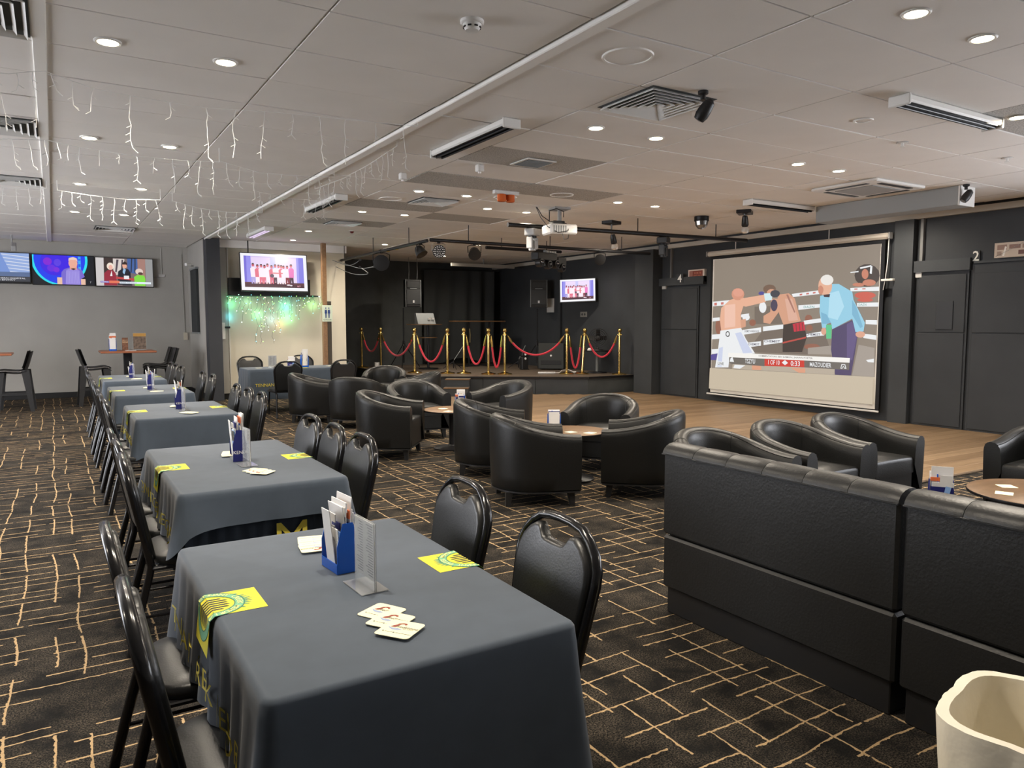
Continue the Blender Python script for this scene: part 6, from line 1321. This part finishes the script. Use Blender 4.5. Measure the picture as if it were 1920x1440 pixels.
for k in range(5):
    r=.05+.04*k; MB().tube([(r*math.cos(2*PI*q/24),-.05+.03*(k/4),.27+r*math.sin(2*PI*q/24)) for q in range(24)],.006,5,closed=True).build('guard_ring',PLAST,o)
MB().lathe([(.0,-.05),(.05,-.045),(.06,.0),(.05,.08),(0,.09)],16,(0,0,.27),ax='-y').build('motor',PLAST,o)
for k in range(4): MB().bx(.03,.19,-.003,.003,-.05,.05,M=T(0,-.02,.27)@RY(k*PI/2)@RX(.4)).build('blade',PLAST,o,smooth=False)
o=MB().lathe([(0,0),(.05,0),(.045,.03),(.02,.05),(0,.045)],9).build('crumpled_paper',WHITEP,None,(10.06,13.16,ZS+.4955)); tag(o,'crumpled white paper on the dark stage table','paper')
o=thing('power_strip','white power strip lying near the front of the stage','power strip',(9.12,13.45,ZS),-.5); MB().rb(-.19,.19,-.03,.03,0,.035,.006).build('case',METW,o)
for k in range(5): MB().bx(-.16+k*.075,-.13+k*.075,-.018,.018,.034,.037).build('outlet',GREYP,o,smooth=False)
MB().tube([(.19,0,.015),(.28,.06,.01),(.36,.18,.06),(.50,.2,.07),(.62,.12,.02)],.007,6).build('flex',METW,o); MB().rb(.60,.66,.09,.14,.0,.04,.006).build('plug',METW,o)
o=thing('socket_box','small cream socket box at the foot of the stage wall','socket',(6.75,17.4,ZS)); MB().rb(-.06,.06,-.03,.03,0,.13,.005).build('box',SOCK,o)
for k in range(2): MB().rb(-.03,.03,-.035,-.03,.025+.05*k,.06+.05*k,.002).build('outlet',WHITEP,o)
for lb,x,y,a in (('folded black microphone stand leaning by the right curtain',9.55,15.3,.9),('black cymbal stand behind the left ropes',8.1,15.9,.7)):
    o=thing('microphone_stand',lb,'stand',(x,y,ZS))
    MB().tube([(0,0,.02),(0,0,.25)],.012,8).build('pole',BLACKM,o)
    for k in range(3):
        b=2*PI*k/3+.3; MB().tube([(0,0,.18),(.26*math.cos(b),.26*math.sin(b),.01)],.008,6).build('leg',BLACKM,o)
    MB().tube([(0,0,.2),(.42*math.cos(a),.1,.55)],.008,6).build('boom',GREYM,o)
# black stage curtain, gathered to the right
def curt(u,v):
    x=8.3+1.95*u; s=u*30; g=.05+.10*ss(.45,1,u)
    sag=(1-v)
    return (x+.55*v*(1-u)*-.0, 17.95-.25*u+g*math.sin(s+2.2*v*(1.4-u))*(.3+.7*v)+.12*v*math.sin(u*7), 2.86-2.46*v*(.97+.03*math.sin(u*9)))
o=thing('stage_curtain','black stage curtain gathered towards the right stage corner','curtain',(0,0,0)); MB().grid(150,16,curt).build('fabric',BFAB,o,ang=180); MB().tube([(8.2,17.95,2.88),(10.4,17.68,2.88)],.015,8).build('rail',BLACKM,o)
o=thing('stage_pelmet','long light-grey pelmet strip above the stage curtain','rail',(9.2,16.4,2.90)); MB().rb(-.9,.9,-.03,.03,-.04,.04,.004).build('strip',mat('pelmet_grey',(.30,.28,.25),.6),o); MB().tube([(0,0,.04),(0,0,HC-2.90)],.012,6).build('hanger',GREYM,o)

# ================================================================== lighting bars and stage lamps
def bar(lb,a,b,r=.028,hang=(.15,.5,.85)):
    o=thing('lighting_bar',lb,'lighting bar',a); a=Vector(a); b=Vector(b); d=b-a
    MB().tube([(0,0,0),tuple(d)],r,12).build('pipe',BLACKM,o)
    for t in hang:
        p=d*t; MB().tube([tuple(p+Vector((0,0,r))),(p.x,p.y,HC-a.z)],.008,6).build('hanger_rod',BLACKM,o)
bar('long black lighting bar in front of the stage',(5.15,10.9,2.80),(9.75,10.9,2.80))
bar('silver-grey lighting bar running back to the stage corner',(5.12,10.95,2.79),(5.22,15.9,2.79))
bar('black lighting bar behind the white projector',(5.44,9.0,2.85),(9.87,8.67,2.85),.032)
bar('short dark rail above the stage light cluster',(6.9,12.2,2.88),(8.6,12.2,2.88),.03,(.2,.8))
def par(lb,x,y,z,rz,tilt,face=LENS,s=1.0,leds=False):
    o=thing('par_lamp',lb,'stage lamp',(x,y,z),rz,'stage par lamps')
    MB().tube([(-.10*s,0,-.13*s),(-.105*s,0,-.03*s),(-.05*s,0,-.01),(.05*s,0,-.01),(.105*s,0,-.03*s),(.10*s,0,-.13*s)],.008,6).build('yoke',CHROME if leds else BLACKM,o)
    MB().rb(-.025,.025,-.02,.02,-.02,.05,.004).build('clamp',BLACKM,o)
    M=T(0,0,-.13*s)@RX(tilt)
    MB().lathe([(.0,.10*s),(.05*s,.095*s),(.075*s,.05*s),(.095*s,-.04*s),(.10*s,-.06*s),(.09*s,-.062*s)],24,M=M).build('housing',PLAST,o)
    MB().lathe([(0,-.052*s),(.09*s,-.056*s)],24,M=M@Matrix.Identity(4)).build('lens',face,o)
    if leds:
        mb=MB()
        for r,n in ((0,1),(.03,6),(.06,12),(.08,16)):
            for k in range(n): mb.lathe([(.009*s,-.058*s),(.006*s,-.064*s),(0,-.065*s)],6,(r*s*math.cos(2*PI*k/n),r*s*math.sin(2*PI*k/n),0),M=M)
        b=mb.build('led_cluster',mat('led_glass',(.75,.75,.78),.2),o); b['kind']='stuff'
    return o
DK=mat('dark_lens',(.05,.055,.05),.2)
F=math.radians
par('flat grey-faced par lamp on the left lighting bar',5.16,13.0,2.77,-.38,F(-84),LENS,1.45,False)
par('dark par lamp hung left at the bar corner',5.14,11.25,2.77,.5,F(-35),DK,1.0)
par('led par lamp with a bright dotted face at the bar corner',5.30,10.9,2.77,-.35,F(-78),PLAST,1.05,True)
par('par lamp tilted right below the long lighting bar',5.95,10.9,2.77,-.4,F(-55),LENS,1.05)
par('round pale par lamp under the right end of the long bar',8.55,10.9,2.77,-.6,F(-80),LENS,1.0)
def moving_head(lb,x,y,z,m,rz):
    o=thing('moving_head_lamp',lb,'stage lamp',(x,y,z),rz,'moving head lamps')
    MB().tube([(0,0,.0),(0,0,.06)],.01,6).build('clamp',BLACKM,o)
    MB().rb(-.10,.10,-.08,.08,-.10,0,.012).build('base',m,o)
    MB().lathe([(.06,-.13),(.06,-.10)],14).build('swivel',BLACKM,o)
    for s in (-1,1): MB().rb(s*.085-.014,s*.085+.014,-.045,.045,-.28,-.12,.008).build('arm',m,o)
    MB().lathe([(.0,-.31),(.05,-.305),(.058,-.24),(.05,-.16),(0,-.15)],16).build('head',m,o); MB().rb(-.04,.04,-.062,-.05,-.29,-.17,.004).build('face_plate',m,o)
moving_head('silver moving head lamp under the projector bar',5.83,8.97,2.815,mat('silver_plastic',(.42,.42,.42),.3),.5)
moving_head('black moving head lamp near the right end of the projector bar',8.15,8.8,2.815,PLAST,.5)
o=thing('effect_light_cluster','cluster of black multi-lens effect lights under the long bar','stage lamp',(7.45,10.9,2.76),.35)
MB().rb(-.45,.12,-.08,.08,-.20,-.07,.01).build('main_case',PLAST,o); MB().rb(.14,.40,-.08,.08,-.26,-.12,.01).build('side_case',PLAST,o); MB().rb(-.16,.16,-.03,.03,-.06,-.02,.004).build('mount_rail',GREYM,o)
for k in range(6): MB().bx(-.14+k*.05,-.12+k*.05,-.035,-.028,-.055,-.025).build('rail_slot',METW,o,smooth=False)
for k,(x,z) in enumerate(((-.38,-.25),(-.14,-.27),(.08,-.25),(.27,-.30))):
    MB().lathe([(.075,-.05),(.08,.0),(.07,.05),(0,.055)],18,(x,-.06,z),ax='-y').build('lens_barrel',PLAST,o); MB().lathe([(.0,.058),(.05,.056)],14,(x,-.06,z),ax='-y').build('lens',DKGLASS,o)
    for q in range(2): MB().lathe([(.012,.0),(0,.006)],8,(x-.02+.04*q,-.118,z+.01),ax='-y').build('glint_bulb',CHROME,o)
# small ceiling effect lamps
def lamp_plate(lb,x,y,rz,drop):
    o=thing('bulb_spotlight',lb,'spotlight',(x,y,HC),rz,'black bulb spotlights')
    MB().rb(-.13,.13,-.10,.10,-.05,0,.006).build('ceiling_plate',BLACKM,o); MB().tube([(0,0,-.05),(0,0,-drop)],.014,8).build('stem',GREYM,o)
    M=T(.05,0,-drop-.05)@RY(F(-18)); MB().lathe([(.035,.05),(.045,.0),(.05,-.08),(.04,-.10)],14,M=M).build('holder',PLAST,o); MB().lathe([(.035,-.10),(.055,-.13),(.058,-.16),(.04,-.19),(0,-.20)],16,M=M).build('bulb',mat('clear_bulb',(.7,.66,.6),.08,trans=.5),o)
lamp_plate('black bulb spotlight on a dark plate before the projector bar',7.52,9.3,.3,.2)
lamp_plate('small black bulb spotlight near the projection screen',8.42,7.44,.6,.07)
o=thing('mirror_dome','half-dome mirror effect light near the screen','spotlight',(8.35,8.2,HC)); MB().lathe([(.11,0),(.11,-.06),(.105,-.07)],20).build('base',BLACKM,o); MB().lathe([(.10,-.07),(.09,-.13),(.06,-.17),(0,-.19)],12).build('dome',mat('smoked_dome',(.25,.24,.23),.1,metal=.6),o,smooth=False)
for k,pts in enumerate(([(5.0,15.3,2.78),(5.15,14.9,2.66),(5.2,14.6,2.66),(5.3,14.5,2.74)],[(5.0,15.5,2.72),(5.3,15.0,2.50),(5.5,14.6,2.48),(5.3,14.5,2.60)],[(5.1,15.2,2.75),(5.4,14.8,2.60),(5.6,14.5,2.62)])):
    o=thing('loose_cable','grey looping cable by the stage corner, %s loop'%('upper','lower','middle')[k],'cable',(0,0,0)); MB().tube(smooth(pts),.006,6).build('cable',GREYM,o); MB().rb(-.02,.02,-.02,.02,-.02,.02,.004,M=T(*pts[-1])).build('plug',BLACKM,o)
o=thing('cable_wrap','yellow tape wrapped round the left lighting bar','tape',(5.17,12.6,2.79)); MB().tube([(0,-.35,.03),(0,0,.035),(0,.3,.03)],.012,6).build('cable',mat('pale_cable',(.6,.55,.42),.5),o)
for q in (-.3,.1): MB().tube([(.033*math.cos(2*PI*k/12),q,.033*math.sin(2*PI*k/12)) for k in range(12)],.006,5,closed=True).build('wrap',mat('yellow_tape',(.65,.45,.08),.5),o)

# ================================================================== sub-parts: small pieces go under the part they sit on
SUB={'tub_chair':{'shell':('piping','seam')},'banquet_chair':{'seat':('seat_board',)},'television':{'housing':('bezel','wall_mount','swivel_arm')},
'projector':{'body':('lens','vent_slot','media_box')},'loudspeaker':{'cabinet':('grille','horn','horn_lip','badge','bass_port','edge_rib')},
'stanchion':{'pole':('hook','finial')},'strip_heater':{'casing':('end_cap','reflector','element')},'tablecloth':{'cloth':('emblem','lettering'),'skirt':('skirt_lettering',)},
'menu_stand':{'menu_sheet':('menu_print',)},'ceiling_cassette':{'panel':('intake_grille','air_slot')},'booth_seat':{'upper_back_panel':('roll_pad','piping')},
'round_table':{'table_top':('edge_band',)},'audio_mixer':{'case':('fader_strip','display')},'smoke_detector':{'dome':('slot',)},'par_lamp':{'housing':('lens','led_cluster')},
'moving_head_lamp':{'head':('face_plate',)},'guitar_amplifier':{'cabinet':('control_slot','knob','foot')},'effect_light_cluster':{'main_case':('mount_rail','rail_slot')},'power_strip':{'case':('outlet',)}}
def base(n): return n.split('.')[0]
for r in [o for o in COL.objects if o.parent is None and base(o.name) in SUB]:
    for p,kids in SUB[base(r.name)].items():
        host=next((c for c in r.children if base(c.name)==p),None)
        if host is None: continue
        for c in list(r.children):
            if base(c.name) in kids: c.parent=host
